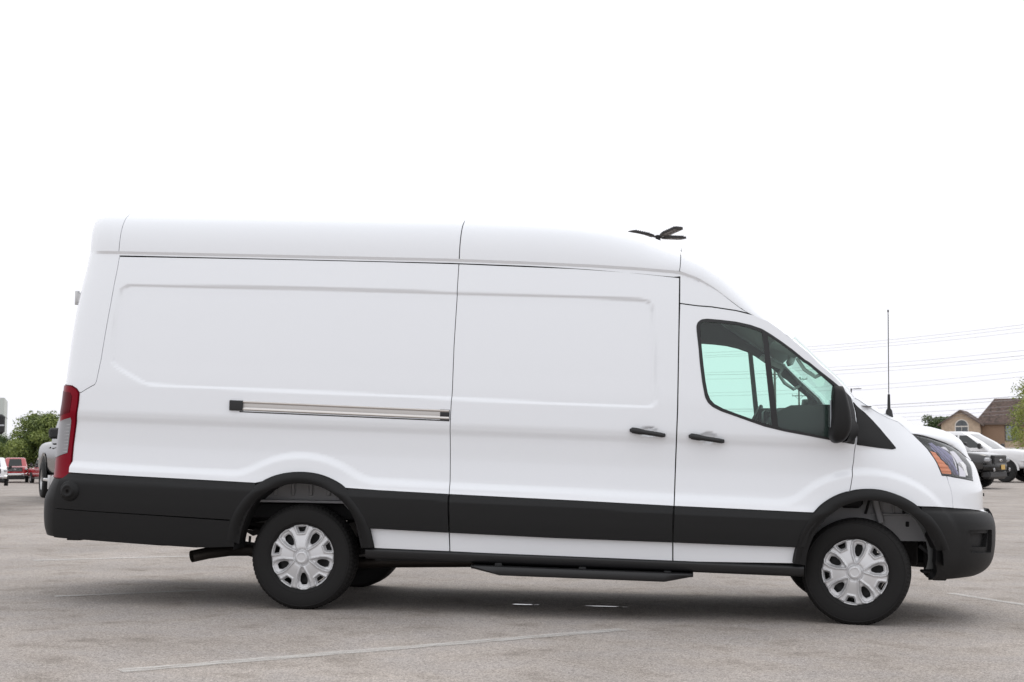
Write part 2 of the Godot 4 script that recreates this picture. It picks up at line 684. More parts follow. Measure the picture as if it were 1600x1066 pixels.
func hubcap_mesh(r: float) -> Build:
	var big_cell := poly([.060, -.006, .12, -.036, .165, -.046, .200, -.042, .214, -.020, .214, .020, .200, .042, .165, .046, .12, .036, .060, .006])
	var big_hole := rounded(poly([.104, -.009, .128, -.022, .160, -.027, .184, -.017, .184, .017, .160, .027, .128, .022, .104, .009]), .007)
	var small_cell := poly([.158, -.022, .176, -.031, .212, -.046, .216, 0, .212, .046, .176, .031, .158, .022])
	var small_hole := rounded(poly([.170, -.016, .202, -.029, .202, .029, .170, .016]), .006)
	var outline := PackedVector2Array()
	for k in 72:
		outline.append(Vector2.from_angle(TAU * k / 72) * r)
	var holes := []
	var cells := []
	for k in 5:
		var a := deg_to_rad(58.0 + 72.0 * k)
		holes.append(Transform2D(a, Vector2.ZERO) * big_hole)
		cells.append([Transform2D(a, Vector2.ZERO) * big_cell, holes[-1]])
		a += deg_to_rad(36.0)
		holes.append(Transform2D(a, Vector2.ZERO) * small_hole)
		cells.append([Transform2D(a, Vector2.ZERO) * small_cell, holes[-1]])
	var centre := []
	for c in cells:
		var m := Vector2.ZERO
		for q in c[0]:
			m += q / c[0].size()
		centre.append(m)
	var f := func(p: Vector2) -> Vector3:
		var q := p.length()
		var z := .026 - .020 * smoothstep(.06, .20, q) - .014 * smoothstep(.205, .227, q)
		if q < .075:
			z += .012 * (1.0 - smoothstep(.040, .047, q)) - .008 * exp(-pow((q - .052) / .006, 2.0)) + .003 * exp(-pow((q - .031) / .003, 2.0))
		var near := 0
		for k in 10:
			if centre[k].distance_squared_to(p) < centre[near].distance_squared_to(p):
				near = k
		for k in [near, (near + 1) % 10, (near + 9) % 10]:
			if absf(angle_difference(centre[k].angle(), p.angle())) > .45:
				continue
			var d := sd_poly(p, cells[k][0])
			z += .009 * exp(-pow((d + .002) / .005, 2.0))
			z -= .012 * smoothstep(.002, .013, d)
			if d > 0.0:
				var h := sd_poly(p, cells[k][1])
				z -= .010 * smoothstep(-.010, .001, h)
		return Vector3(p.x, p.y, z)
	return skin(outline, holes, Vector2(.0052, .0052), f, .016)

func make_wheel(parent: Node3D, at: Vector3, turn: float, spin: float, hub: ArrayMesh, tyre: ArrayMesh, m: Dictionary, grow := 1.0) -> void:
	var w := MeshInstance3D.new()
	w.name = "wheel"
	w.mesh = tyre
	w.material_override = m.tyre
	parent.add_child(w, true)
	w.position = at
	w.basis = Basis(Vector3.UP, turn) * Basis(Vector3(0, 0, 1), spin) * Basis.from_scale(Vector3(grow, grow, 1))
	var h := part("hubcap", hub, m.silver, w)
	h.position = Vector3(0, 0, .088)
	var rim := Build.new()
	rim.lathe([Vector2(.226, .098), Vector2(.222, .085), Vector2(.205, .06), Vector2(.195, .02), Vector2(.19, -.08), Vector2(.222, -.095)], 40)
	rim.lathe([Vector2(.0, .055), Vector2(.07, .055), Vector2(.075, .03), Vector2(.13, .01), Vector2(.16, .03), Vector2(.19, .02)], 40)
	part("rim", rim, m.steel, w)
	var disc := Build.new()
	disc.lathe([Vector2(.03, -.02), Vector2(.16, -.02), Vector2(.16, -.05), Vector2(.03, -.05)], 36)
	part("brake_disc", disc, m.disc, w)
	var nuts := Build.new()
	for k in 6:
		var a := TAU * k / 6 + .3
		nuts.lathe([Vector2(.012, .03), Vector2(.012, .068), Vector2(.0, .070)], 6, Basis.IDENTITY, Vector3(cos(a) * .1, sin(a) * .1, 0))
	part("wheel_nut", nuts, m.disc, w)

func bar_on_side(t0: float, t1: float, y0: float, y1: float, prof: Array, flip: float, n := 24) -> Build:
	# a bar that follows the side from (t0, y0) to (t1, y1); prof: points (out, up), closed
	var b := Build.new()
	var rows := []
	for k in n + 1:
		var t := lerpf(t0, t1, float(k) / n)
		var y := lerpf(y0, y1, float(k) / n)
		var row := []
		for q in prof:
			var a := surf(t, y)
			row.append(Vector3(a.x, a.y + q.y, (a.z + q.x) * flip))
		rows.append(row)
	b.grid(rows, true)
	b.face(rows[0], Vector3.LEFT)
	b.face(rows[-1], Vector3.RIGHT)
	return b

func wheel_well(cx: float, flip: float, r: float) -> Build:
	var b := Build.new()
	var rows := []
	for k in 25:
		var a := PI * k / 24.0
		var y := .40 + sin(a) * r
		rows.append([Vector3(cx + cos(a) * r * .98, y, flip * .97), Vector3(cx + cos(a) * r, y, flip * .85), Vector3(cx + cos(a) * r, y, flip * .66)])
	b.grid(rows)
	return b

func make_van() -> void:
	van_tables()
	var white := mat(lin(.85, .872, .905), .35, 0.0, 1.0)
	var black := mat(lin(.0058, .0058, .0062), .58)
	black.metallic_specular = .42
	black.normal_enabled = true
	black.normal_texture = noise_tex(.25, Color.BLACK, Color.WHITE, 256, 4)
	(black.normal_texture as NoiseTexture2D).as_normal_map = true
	(black.normal_texture as NoiseTexture2D).color_ramp = null
	black.normal_scale = .08
	black.uv1_triplanar = true
	black.uv1_scale = Vector3(9, 9, 9)
	var gloss := mat(lin(.010, .010, .011), .18)
	var trim := mat(lin(.012, .012, .013), .4)
	var liner := mat(lin(.42, .42, .43), .6)
	var dark := mat(lin(.02, .02, .021), .8)
	var cabin := mat(lin(.50, .505, .505), .75)
	var cabin_dark := mat(lin(.035, .036, .037), .7)
	var backing := mat(lin(.11, .115, .115), .8)
	var glass_out := pane(.02)
	var glass_tint := tint(lin(.58, .92, .78))
	var chrome := mat(lin(.75, .74, .72), .22, 1.0)
	var alu := mat(lin(.66, .63, .60), .32, .9)
	var red := mat(lin(.215, .002, .012), .28)
	red.metallic_specular = .25
	var red_dark := mat(lin(.10, .002, .007), .35)
	red_dark.metallic_specular = .25
	var clear_white := mat(lin(.27, .27, .28), .3)
	var clear_rib := mat(lin(.62, .62, .63), .25)
	var amber := mat(lin(.62, .17, .045), .25, .2, .4)
	var tyre_rubber := mat(lin(.0115, .011, .011), .7)
	tyre_rubber.metallic_specular = .38
	var m := {"tyre": tyre_rubber, "silver": mat(lin(.66, .66, .67), .36, .4), "steel": mat(lin(.02, .02, .021), .6, .2), "disc": mat(lin(.22, .215, .21), .45, .9)}
	var van := thing("cargo_van", "white high roof cargo van with black lower cladding parked side on", "van", Transform3D(Basis(Vector3(0, 0, 1), -0.014626), Vector3.ZERO))
	var fine := Vector2(.026, .014)
	var gap := .0027
	# measured outlines, (t, y) pairs
	var rear_shut := poly([-1.459, 2.424, -1.469, 2.060, -1.497, 1.692, -1.521, 1.527, -1.536, 1.504, -1.668, 1.447])
	var seam_a := poly([-1.459, 2.429, -.763, 2.432, -.018, 2.434, .533, 2.434, 1.068, 2.431])
	var seam_b := poly([1.068, 2.431, 1.436, 2.424, 1.880, 2.416, 2.232, 2.400, 2.450, 2.382, 2.588, 2.369])
	var slide_left := poly([1.064, 2.434, 1.058, 2.170, 1.048, 1.857, 1.045, 1.548, 1.042, 1.490, 1.039, 1.416, 1.034, 1.242, 1.040, .839])
	var slide_right := poly([2.588, 2.369, 2.585, 1.990, 2.579, 1.470, 2.568, 1.126, 2.560, .824])
	var door_top := poly([2.592, 2.190, 2.708, 2.177, 2.804, 2.172, 2.968, 2.151, 3.083, 2.125, 3.179, 2.088, 3.255, 2.036, 3.312, 1.989, 3.448, 1.880, 3.560, 1.815, 3.705, 1.744, 3.800, 1.690, 3.870, 1.645, 3.905, 1.600, 3.913, 1.570])
	var door_right := poly([3.913, 1.570, 3.912, 1.490, 3.875, 1.391, 3.808, 1.274, 3.779, 1.214, 3.754, 1.129, 3.715, .968, 3.700, .965])
	var arch_r := poly([-.518, .467, -.489, .603, -.448, .695, -.380, .776, -.306, .851, -.219, .905, -.117, .937, -.003, .950, .113, .943, .206, .916, .301, .870, .387, .797, .445, .722, .491, .624, .519, .514, .526, .453])
	var arch_r_in := poly([-.428, .437, -.413, .517, -.381, .619, -.331, .711, -.253, .787, -.176, .834, -.076, .864, .026, .873, .119, .863, .215, .828, .297, .771, .355, .707, .398, .620, .422, .510, .433, .449])
	var arch_f := poly([3.351, .480, 3.366, .589, 3.395, .694, 3.446, .778, 3.496, .851, 3.570, .911, 3.655, .955, 3.755, .981, 3.859, .990, 3.968, .984, 4.085, .954, 4.196, .911, 4.270, .857, 4.330, .788, 4.398, .707, 4.450, .636, 4.474, .605])
	var arch_f_in := poly([3.423, .468, 3.427, .520, 3.445, .593, 3.479, .687, 3.532, .772, 3.599, .836, 3.686, .885, 3.787, .914, 3.905, .916, 4.020, .896, 4.110, .858, 4.180, .805, 4.249, .745, 4.307, .675, 4.365, .603])
	arch_r = smooth_open(arch_r)
	arch_r_in = smooth_open(arch_r_in)
	arch_f = smooth_open(arch_f)
	arch_f_in = smooth_open(arch_f_in)
	var win_out := rounded(poly([2.703, 2.042, 2.713, 2.067, 2.737, 2.086, 2.775, 2.092, 2.872, 2.086, 2.968, 2.077, 3.064, 2.058, 3.140, 2.033, 3.197, 2.000, 3.273, 1.949, 3.350, 1.893, 3.428, 1.829, 3.556, 1.769, 3.680, 1.712, 3.754, 1.676, 3.840, 1.635, 3.905, 1.592, 3.903, 1.500, 3.868, 1.385, 3.802, 1.278, 3.666, 1.293, 3.496, 1.316, 3.395, 1.331, 3.290, 1.347, 3.158, 1.375, 3.063, 1.405, 2.968, 1.436, 2.873, 1.466, 2.815, 1.493, 2.782, 1.521, 2.762, 1.559, 2.743, 1.660, 2.728, 1.776, 2.718, 1.893, 2.705, 2.001]), .012)
	var win_in := poly([2.729, 2.021, 2.732, 2.056, 2.747, 2.067, 2.776, 2.069, 2.872, 2.065, 2.968, 2.056, 3.059, 2.037, 3.131, 2.013, 3.197, 1.981, 3.264, 1.937, 3.340, 1.881, 3.417, 1.817, 3.535, 1.756, 3.656, 1.697, 3.720, 1.664, 3.734, 1.630, 3.684, 1.519, 3.626, 1.353, 3.601, 1.319, 3.497, 1.335, 3.394, 1.350, 3.290, 1.366, 3.158, 1.396, 3.063, 1.426, 2.968, 1.457, 2.882, 1.487, 2.825, 1.516, 2.798, 1.546, 2.782, 1.584, 2.767, 1.661, 2.752, 1.777, 2.740, 1.894])
	var divider := poly([3.140, 2.020, 3.178, 2.000, 3.248, 1.362, 3.207, 1.372])
	var sail := rounded(poly([3.917, 1.565, 3.950, 1.535, 4.024, 1.495, 4.085, 1.445, 4.136, 1.388, 4.168, 1.322, 4.188, 1.265, 4.143, 1.257, 4.002, 1.263, 3.907, 1.270, 3.818, 1.276, 3.880, 1.388, 3.916, 1.490]), .008)
	var hood_seam := poly([4.455, 1.470, 4.499, 1.420, 4.528, 1.370, 4.560, 1.364, 4.722, 1.352, 4.891, 1.330, 5.055, 1.310, 5.190, 1.287, 5.285, 1.254, 5.330, 1.215, 5.40, 1.195, 5.70, 1.190])
	var headlight := poly([4.531, 1.361, 4.708, 1.347, 4.874, 1.325, 5.034, 1.305, 5.154, 1.281, 5.235, 1.249, 5.250, 1.212, 5.230, 1.157, 5.175, 1.106, 5.152, 1.064, 4.924, 1.077, 4.759, 1.086, 4.662, 1.094, 4.593, 1.095, 4.574, 1.150, 4.566, 1.213, 4.570, 1.269, 4.552, 1.319])
	var tail := poly([-2.06, 1.499, -1.804, 1.488, -1.727, 1.467, -1.692, 1.442, -1.688, 1.378, -1.694, 1.251, -1.706, 1.081, -1.703, .953, -1.695, .869, -1.724, .843, -1.751, .836, -1.924, .837, -2.06, .837])
	var join := func(list: Array) -> PackedVector2Array:
		var o := PackedVector2Array()
		for a in list:
			for p in a:
				if o.is_empty() or o[-1].distance_to(p) > .004:
					o.append(p)
		if o[0].distance_to(o[-1]) < .004:
			o.remove_at(o.size() - 1)
		return o
	var cut_above := func(a: PackedVector2Array, y: float) -> PackedVector2Array:
		var o := PackedVector2Array()
		for q in a:
			if q.y > y:
				o.append(q)
		return o
	var cut_between := func(a: PackedVector2Array, t0: float, t1: float) -> PackedVector2Array:
		var o := PackedVector2Array()
		for q in a:
			if q.x > t0 and q.x < t1 and q.y > .82:
				o.append(q)
		return o
	hood_edge = []
	for q in [[3.955, 1.60, .05, .02], [4.014, 1.585, .06, .02], [4.06, 1.565, .07, .022], [4.104, 1.549, .08, .024], [4.169, 1.521, .09, .027], [4.236, 1.499, .10, .03], [4.302, 1.477, .10, .035], [4.369, 1.455, .11, .045], [4.421, 1.443, .11, .04], [4.466, 1.411, .11, .052], [4.506, 1.366, .11, .072], [4.60, 1.365, .12, .072], [4.722, 1.357, .12, .075], [4.891, 1.337, .13, .075], [5.055, 1.317, .13, .068], [5.190, 1.294, .12, .055], [5.292, 1.258, .09, .04], [5.34, 1.222, .05, .025], [5.42, 1.202, .03, .012]]:
		hood_edge.append(Vector4(q[0], q[1], q[2], q[3]))
	var hood_line := PackedVector2Array()
	for q in hood_edge:
		hood_line.append(Vector2(q.x, q.y))

	# --- panels, near side (flip 1) and far side (flip -1)
	var side_poly: PackedVector2Array = join.call([rear_shut, poly([-1.692, 1.442, -1.688, 1.378, -1.694, 1.251, -1.706, 1.081, -1.703, .953, -1.698, .878, -1.186, .870, -.782, .866, -.322, .860]), cut_above.call(arch_r, .864), poly([.318, .852, .554, .845, 1.040, .839]), rev(slide_left), rev(seam_a)])
	var slide_poly: PackedVector2Array = join.call([slide_left, poly([1.468, .835, 1.903, .832, 2.560, .824]), rev(slide_right), rev(seam_b)])
	var door_poly: PackedVector2Array = join.call([poly([2.592, 2.190, 2.588, 1.990, 2.582, 1.470, 2.571, 1.126, 2.562, .824, 2.970, .822, 3.284, .820, 3.470, .819]), cut_between.call(arch_f, 3.475, 3.712), rev(door_right), rev(door_top)])
	var fender_poly: PackedVector2Array = join.call([poly([3.913, 1.570, 3.912, 1.490, 3.875, 1.391, 3.808, 1.274, 3.779, 1.214, 3.754, 1.129, 3.715, .968]), cut_between.call(arch_f, 3.722, 4.24), poly([4.287, .887, 4.439, .887, 4.700, .881, 4.69, .95, 4.665, 1.05, 4.655, 1.094, 4.593, 1.095, 4.574, 1.150, 4.566, 1.213, 4.570, 1.269, 4.552, 1.319, 4.531, 1.361]), rev(hood_line.slice(0, 10))])
	var nose_poly: PackedVector2Array = join.call([poly([4.700, .881, 4.996, .874, 5.20, .866, 5.36, .857, 5.570, .846, 5.95, .842, 5.95, 1.195, 5.42, 1.200, 5.34, 1.220, 5.262, 1.225, 5.240, 1.160, 5.185, 1.106, 5.152, 1.064, 4.924, 1.077, 4.759, 1.086, 4.662, 1.094, 4.665, 1.05, 4.69, .95])])
	var pillar_poly: PackedVector2Array = join.call([poly([-2.065, 2.447]), poly([-1.459, 2.447]), rear_shut, rev(tail.slice(0, 4)), poly([-2.065, 1.502])])
	var clad_q_up: PackedVector2Array = join.call([poly([-1.735, .833, -1.712, .842, -1.695, .865, -1.694, .877, -1.186, .870, -.782, .866, -.322, .860, -.28, .80, -.37, .70, -.43, .600, -1.414, .618, -1.708, .627])])
	var clad_q_low := poly([-1.708, .627, -1.414, .618, -.450, .596, -.46, .467, -.45, .415, -.735, .393, -1.054, .399, -1.428, .411, -1.735, .419])
	var rear_bump := poly([-1.735, .833, -1.708, .627, -1.735, .419, -2.10, .425, -2.5, .425, -2.5, .70, -2.12, .70, -2.03, .735, -2.02, .833])
	var clad_m: PackedVector2Array = join.call([poly([.336, .852, .554, .845, 1.038, .839, 1.041, .720, 1.047, .599, 1.040, .582, .44, .588, .40, .70, .33, .80])])
	var clad_s := poly([1.045, .839, 1.468, .835, 1.903, .832, 2.556, .824, 2.550, .584, 1.764, .578, 1.046, .581, 1.053, .599, 1.047, .720])
	var clad_f := poly([2.563, .824, 2.970, .822, 3.284, .820, 3.490, .819, 3.50, .778, 3.45, .694, 3.42, .589, 2.965, .586, 2.556, .584])
	var strip_m := poly([.496, .585, 1.041, .580, 1.045, .452, .525, .450])
	var strip_s := poly([1.046, .580, 1.764, .577, 2.551, .583, 2.552, .455, 1.764, .450, 1.049, .452])
	var strip_f := poly([2.556, .583, 2.965, .585, 3.364, .588, 3.350, .480, 3.045, .470, 2.557, .455])
	var bumper := poly([4.290, .885, 4.439, .885, 4.751, .879, 4.996, .873, 5.20, .862, 5.36, .853, 5.570, .842, 5.95, .838, 5.95, .43, 5.606, .415, 5.054, .411, 4.852, .404, 4.500, .398, 4.379, .516, 4.366, .605, 4.375, .683, 4.33, .758, 4.28, .832])
	var fog_out := rounded(poly([4.725, .685, 4.745, .720, 4.790, .738, 5.287, .738, 5.30, .580, 4.849, .587, 4.798, .608, 4.755, .640]), .012)
	var fog_in := rounded(poly([4.847, .716, 5.250, .713, 5.213, .619, 4.896, .623, 4.859, .646]), .01)
	var roof_side: PackedVector2Array = PackedVector2Array()
	for p in [2.592, 2.72, 2.82, 2.925, 3.0]:
		roof_side.append(Vector2(p, line(edge_y, p) - .004))
	roof_side.append_array(poly([3.05, 2.138, 2.968, 2.155, 2.804, 2.176, 2.708, 2.181, 2.592, 2.194]))

	for flip in [1.0, -1.0]:
		var st := fine if flip > 0 else Vector2(.08, .05)
		var near: bool = flip > 0
		part("side_panel", skin(inset(side_poly, gap), [], st, side_fn(0, flip), .02), white, van)
		var sd := part("sliding_door", skin(inset(slide_poly, gap), [], st, side_fn(0, flip), .02), white, van)
		var fd := part("front_door", skin(inset(door_poly, gap), [win_out], st, side_fn(0, flip), .02), white, van)
		part("fender", skin(inset(fender_poly, gap), [], st, side_fn(0, flip), .02), white, van)
		part("nose_panel", skin(inset(nose_poly, .002), [], st if near else Vector2(.03, .02), side_fn(0, flip), .02), white, van)
		part("rear_pillar", skin(inset(pillar_poly, gap), [], Vector2(.02, .03), side_fn(0, flip), .02), white, van)
		part("roof_side_panel", skin(inset(roof_side, .002), [], st, side_fn(0, flip), .012), white, van)
		part("cladding", skin(inset(clad_q_up, .002), [], st, clad_fn(.003, flip), .03), black, van)
		part("cladding", skin(inset(clad_q_low, .003), [], st, clad_fn(.004, flip), .05), black, van)
		part("cladding", skin(inset(clad_m, .003), [], st, clad_fn(.003, flip), .03), black, van)
		part("cladding", skin(inset(clad_s, .003), [], st, clad_fn(.003, flip), .03), black, sd)
		part("cladding", skin(inset(clad_f, .003), [], st, clad_fn(.003, flip), .03), black, fd)
		part("rocker_strip", skin(inset(strip_m, .002), [], st, side_fn(-.006, flip), .03), white, van)
		part("rocker_strip", skin(inset(strip_s, .002), [], st, side_fn(-.006, flip), .03), white, sd)
		part("rocker_strip", skin(inset(strip_f, .002), [], st, side_fn(-.006, flip), .03), white, fd)
		part("wheel_arch_trim", skin(join.call([arch_r, rev(arch_r_in)]), [], Vector2(.015, .012), arch_fn(Vector2(.005, .42), .45, .53, flip), .07), black, van)
		part("wheel_arch_trim", skin(join.call([arch_f, rev(arch_f_in)]), [], Vector2(.015, .012), arch_fn(Vector2(3.84, .44), .46, .55, flip), .07), black, van)
		var bp := part("front_bumper", skin(inset(bumper, .002), [fog_out], st if near else Vector2(.03, .02), side_fn(.004, flip), .04), black, van)
		part("fog_lamp_bezel", skin(fog_out, [fog_in], Vector2(.02, .012), side_fn(-.018, flip), .03), black, bp)
		part("fog_lamp_blank", skin(inset(fog_in, -.004), [], Vector2(.03, .02), side_fn(-.045, flip)), black, bp)
		part("rear_bumper", skin(inset(rear_bump, .004), [], Vector2(.02, .02), side_fn(.002, flip), .04), black, van)
		# gutter strip under the roof edge
		var gb := Build.new()
		var rows := []
		for k in 91:
			var t := lerpf(-2.08, 3.0, k / 90.0)
			var ey := line(edge_y, t)
			var o := .014 * (1.0 - smoothstep(2.6, 3.0, t)) * smoothstep(-1.86, -1.62, t)
			var thin := 1.0 - .9 * smoothstep(2.65, 2.95, t)
			var sy := ey - .0285 * thin - .014 * smoothstep(1.6, 2.5, t) * (1.0 - smoothstep(2.55, 2.6, t))
			var a := surf(t, sy)
			var b := surf(t, ey - .019 * thin)
			var c := surf(t, ey, o)
			rows.append([Vector3(a.x, a.y, a.z * flip), Vector3(b.x, b.y, b.z * flip), Vector3(c.x, c.y + .001, c.z * flip)])
		for k in 2:
			var two := []
			for r in rows:
				two.append([r[k], r[k + 1]])
			gb.grid(two, false, true, flip < 0)
		part("roof_gutter", gb, white, van)
		# glass and its black frame
		var fr := part("window_frame", skin(inset(win_out, .001), [win_in], Vector2(.02, .014), side_fn(.003, flip, false), .03), trim, fd)
		part("divider_bar", skin(divider, [], Vector2(.02, .02), side_fn(.005, flip, false), .03), trim, fd)
		var rear_glass: PackedVector2Array = Geometry2D.intersect_polygons(inset(win_in, -.006), poly([2.5, 2.3, 3.150, 2.3, 3.150, 2.02, 3.222, 1.37, 3.222, 1.2, 2.5, 1.2]))[0]
		var front_glass: PackedVector2Array = Geometry2D.intersect_polygons(inset(win_in, -.006), poly([3.165, 2.3, 4.2, 2.3, 4.2, 1.2, 3.236, 1.2, 3.236, 1.37, 3.165, 2.02]))[0]
		for gp in [[rear_glass, "window_pane"], [front_glass, "quarter_pane"]]:
			var o := part(gp[1], skin(gp[0], [], Vector2(.05, .05), side_fn(-.006, flip, false)), glass_out, fd)
			part("glass_tint", skin(gp[0], [], Vector2(.05, .05), side_fn(-.010, flip, false)), glass_tint, fd)
		part("sail_panel", skin(sail, [], Vector2(.02, .014), side_fn(.005, flip, false), .012), black, van)
		# inner walls close the body behind the shut lines and line the cabin
		var arch_hole_r := PackedVector2Array()
		var arch_hole_f := PackedVector2Array()
		for k in 33:
			var a := -.25 + (PI + .5) * k / 32.0
			arch_hole_r.append(Vector2(.005 + cos(a) * .475, .42 + sin(a) * .475))
			arch_hole_f.append(Vector2(3.88 + cos(a) * .52, .44 + sin(a) * .505))
		part("inner_wall", skin(poly([-1.93, .47, -1.88, 2.42, 2.55, 2.42, 2.8, 2.31, 2.95, 2.205, 3.1, 2.11, 3.30, 1.985, 3.5, 1.845, 3.86, 1.62, 4.42, 1.42, 4.50, 1.30, 4.54, .47, 3.4, .47]), [arch_hole_r, arch_hole_f, inset(win_in, -.004)], Vector2(.08, .06), side_fn(-.05, flip, false)), backing, van)
		# lamps
		var tl := part("tail_lamp", skin(inset(tail, .002), [], Vector2(.02, .02), side_fn(.010, flip, false), .03), red, van)
		part("lamp_bezel", skin(poly([-2.05, 1.505, -1.800, 1.494, -1.724, 1.473, -1.685, 1.444, -1.682, 1.378, -1.688, 1.251, -1.700, 1.081, -1.697, .953, -1.689, .869, -1.722, .838, -1.751, .830, -2.05, .832]), [], Vector2(.02, .03), side_fn(.003, flip, false), .02), red_dark, tl)
		part("reversing_lamp", skin(poly([-2.07, 1.232, -1.990, 1.232, -1.752, 1.264, -1.742, 1.245, -1.752, 1.016, -1.93, .983, -2.07, .970]), [], Vector2(.02, .02), side_fn(.013, flip, false), .01), clear_white, tl)
		part("lamp_chamber", skin(poly([-2.03, 1.455, -1.800, 1.442, -1.765, 1.415, -1.770, 1.300, -2.04, 1.270]), [], Vector2(.02, .02), side_fn(.012, flip, false), .004), red_dark, tl)
		if near:
			for k in 9:
				var y := 1.205 - k * .024
				part("lamp_rib", bar_on_side(-2.02, -1.77, y, y + .012, [Vector2(.010, -.005), Vector2(.019, 0), Vector2(.010, .005)], flip, 6), clear_rib, tl)
		var hl := part("headlight", skin(headlight, [], Vector2(.03, .02), side_fn(-.035, flip, false)), gloss, van)
		part("headlight_seal", skin(inset(headlight, -.002), [inset(headlight, .011)], Vector2(.03, .02), side_fn(.001, flip, false), .03), gloss, hl)
		part("indicator", skin(poly([4.629, 1.255, 4.690, 1.247, 4.698, 1.203, 4.762, 1.153, 4.785, 1.118, 4.780, 1.106, 4.672, 1.108, 4.622, 1.110, 4.600, 1.175]), [], Vector2(.012, .008), func(p: Vector2) -> Vector3:
			var a := surf(p.x, p.y, -.022 + .004 * absf(sin(p.y * 110.0)))
			return Vector3(a.x, a.y, a.z * flip), .012), amber, hl)
		part("reflector", skin(poly([4.742, 1.318, 4.880, 1.305, 4.960, 1.24, 4.93, 1.15, 4.90, 1.10, 4.80, 1.105, 4.79, 1.150, 4.725, 1.205, 4.725, 1.262]), [], Vector2(.02, .012), func(p: Vector2) -> Vector3:
			var d := .010 * sin(p.x * 55.0 + p.y * 30.0)
			var a := surf(p.x, p.y, -.028 + d)
			return Vector3(a.x, a.y, a.z * flip), .008), mat(lin(.20, .19, .30), .2, 1.0), hl)
		part("reflector", skin(poly([4.905, 1.303, 5.040, 1.288, 5.150, 1.262, 5.215, 1.235, 5.205, 1.165, 5.150, 1.112, 5.130, 1.085, 4.925, 1.095, 4.955, 1.15, 4.985, 1.24]), [], Vector2(.02, .012), func(p: Vector2) -> Vector3:
			var d := .014 * sin(p.x * 38.0 - p.y * 24.0)
			var a := surf(p.x, p.y, -.026 + d)
			return Vector3(a.x, a.y, a.z * flip), .008), mat(lin(.58, .56, .61), .14, 1.0), hl)
		part("lamp_housing", skin(poly([5.02, 1.19, 5.12, 1.19, 5.10, 1.10, 5.05, 1.10]), [], Vector2(.02, .02), side_fn(-.012, flip, false), .02), mat(lin(.85, .85, .86), .3), hl)
		part("headlight_lens", skin(inset(headlight, .006), [], Vector2(.03, .02), side_fn(.003, flip, false)), glass_out, hl)
		# grille between the lamps, round the nose
		var gl := part("grille", skin(poly([5.75, .93, 5.95, .93, 5.95, 1.165, 5.75, 1.165]), [], Vector2(.015, .03), side_fn(.005, flip, false), .01), trim, van)
		for k in 4:
			var gy := .955 + k * .055
			part("grille_bar", skin(poly([5.76, gy, 5.95, gy, 5.95, gy + .022, 5.76, gy + .022]), [], Vector2(.015, .03), side_fn(.016, flip, false), .012), black, gl)
		# sliding door rail, handles
		if near:
			var rail := part("track_rail", bar_on_side(-.49, 1.028, 1.392, 1.379, [Vector2(-.006, .034), Vector2(.006, .034), Vector2(.009, .028), Vector2(.006, .018), Vector2(-.002, .016), Vector2(-.002, -.012), Vector2(.007, -.016), Vector2(.010, -.026), Vector2(.004, -.032), Vector2(-.006, -.032)], flip, 30), alu, van)
			part("rail_channel", bar_on_side(-.46, .99, 1.3925, 1.3795, [Vector2(-.001, .015), Vector2(.0005, .014), Vector2(.0005, -.011), Vector2(-.001, -.012)], flip, 30), mat(lin(.58, .56, .54), .4, .6), rail)
			part("end_cap", bar_on_side(-.520, -.426, 1.3925, 1.392, [Vector2(-.008, .036), Vector2(.013, .034), Vector2(.016, .028), Vector2(.016, -.030), Vector2(.013, -.036), Vector2(-.008, -.037)], flip, 4), trim, rail)
			part("end_cap", bar_on_side(.965, 1.031, 1.380, 1.379, [Vector2(-.012, .036), Vector2(.003, .035), Vector2(.003, -.036), Vector2(-.012, -.037)], flip, 4), trim, rail)
			part("rail_shadow_gap", bar_on_side(-.45, 1.030, 1.350, 1.339, [Vector2(-.006, .003), Vector2(.002, .003), Vector2(.002, -.004), Vector2(-.006, -.004)], flip, 30), trim, rail)
		for hp in [[2.256, 1.321, 2.503, 1.291, sd], [2.650, 1.295, 2.895, 1.266, fd]]:
			var hb := Build.new()
			var rws := []
			for k in 15:
				var f := k / 14.0
				var t := lerpf(hp[0] + .004, hp[2] - .004, f)
				var cy := lerpf(hp[1], hp[3], f)
				var hh := lerpf(.0215, .0165, smoothstep(.25, .45, f))
				var endf := sqrt(maxf(0.0, 1.0 - pow(absf(f * 2.0 - 1.0), 14.0)))
				hh *= endf
				var base := surf(t, cy)
				var lift := .016 + .018 * smoothstep(0.0, .2, f) * (1.0 - smoothstep(.85, 1.0, f))
				var row := []
				for q in 14:
					var a := TAU * q / 14
					row.append(Vector3(base.x, base.y + sin(a) * hh, (base.z + lift + cos(a) * .014 * endf) * flip))
				rws.append(row)
			hb.grid(rws, true, true, flip < 0)
			part("handle", hb, trim, hp[4])
			for q in [.08, .93]:
				var ft := Build.new()
				var a := surf(lerpf(hp[0], hp[2], q), lerpf(hp[1], hp[3], q))
				ft.box(Vector3(a.x, a.y, (a.z + .008) * flip), Vector3(.03, .026, .04), .006)
				part("handle_mount", ft, trim, hp[4])
		# mirror
		make_mirror(van, fd, flip, black, trim, chrome, gloss)
		# wheel wells
		part("wheel_well", wheel_well(0.005, flip, .50), dark, van)
		part("wheel_well", wheel_well(3.83, flip, .505), dark, van)
		var iw := Build.new()
		iw.face([Vector3(-.52, .745, flip * .66), Vector3(.52, .72, flip * .66), Vector3(.52, .98, flip * .66), Vector3(-.52, .98, flip * .66)], Vector3(0, 0, flip))
		iw.box(Vector3(0, .735, flip * .70), Vector3(1.0, .02, .09), .006)
		iw.face([Vector3(.20, .74, flip * .67), Vector3(.56, .74, flip * .67), Vector3(.56, .50, flip * .67), Vector3(.38, .56, flip * .67), Vector3(.30, .66, flip * .67)], Vector3(0, 0, flip))
		var iwp := part("wheelhouse_panel", iw, liner, van)
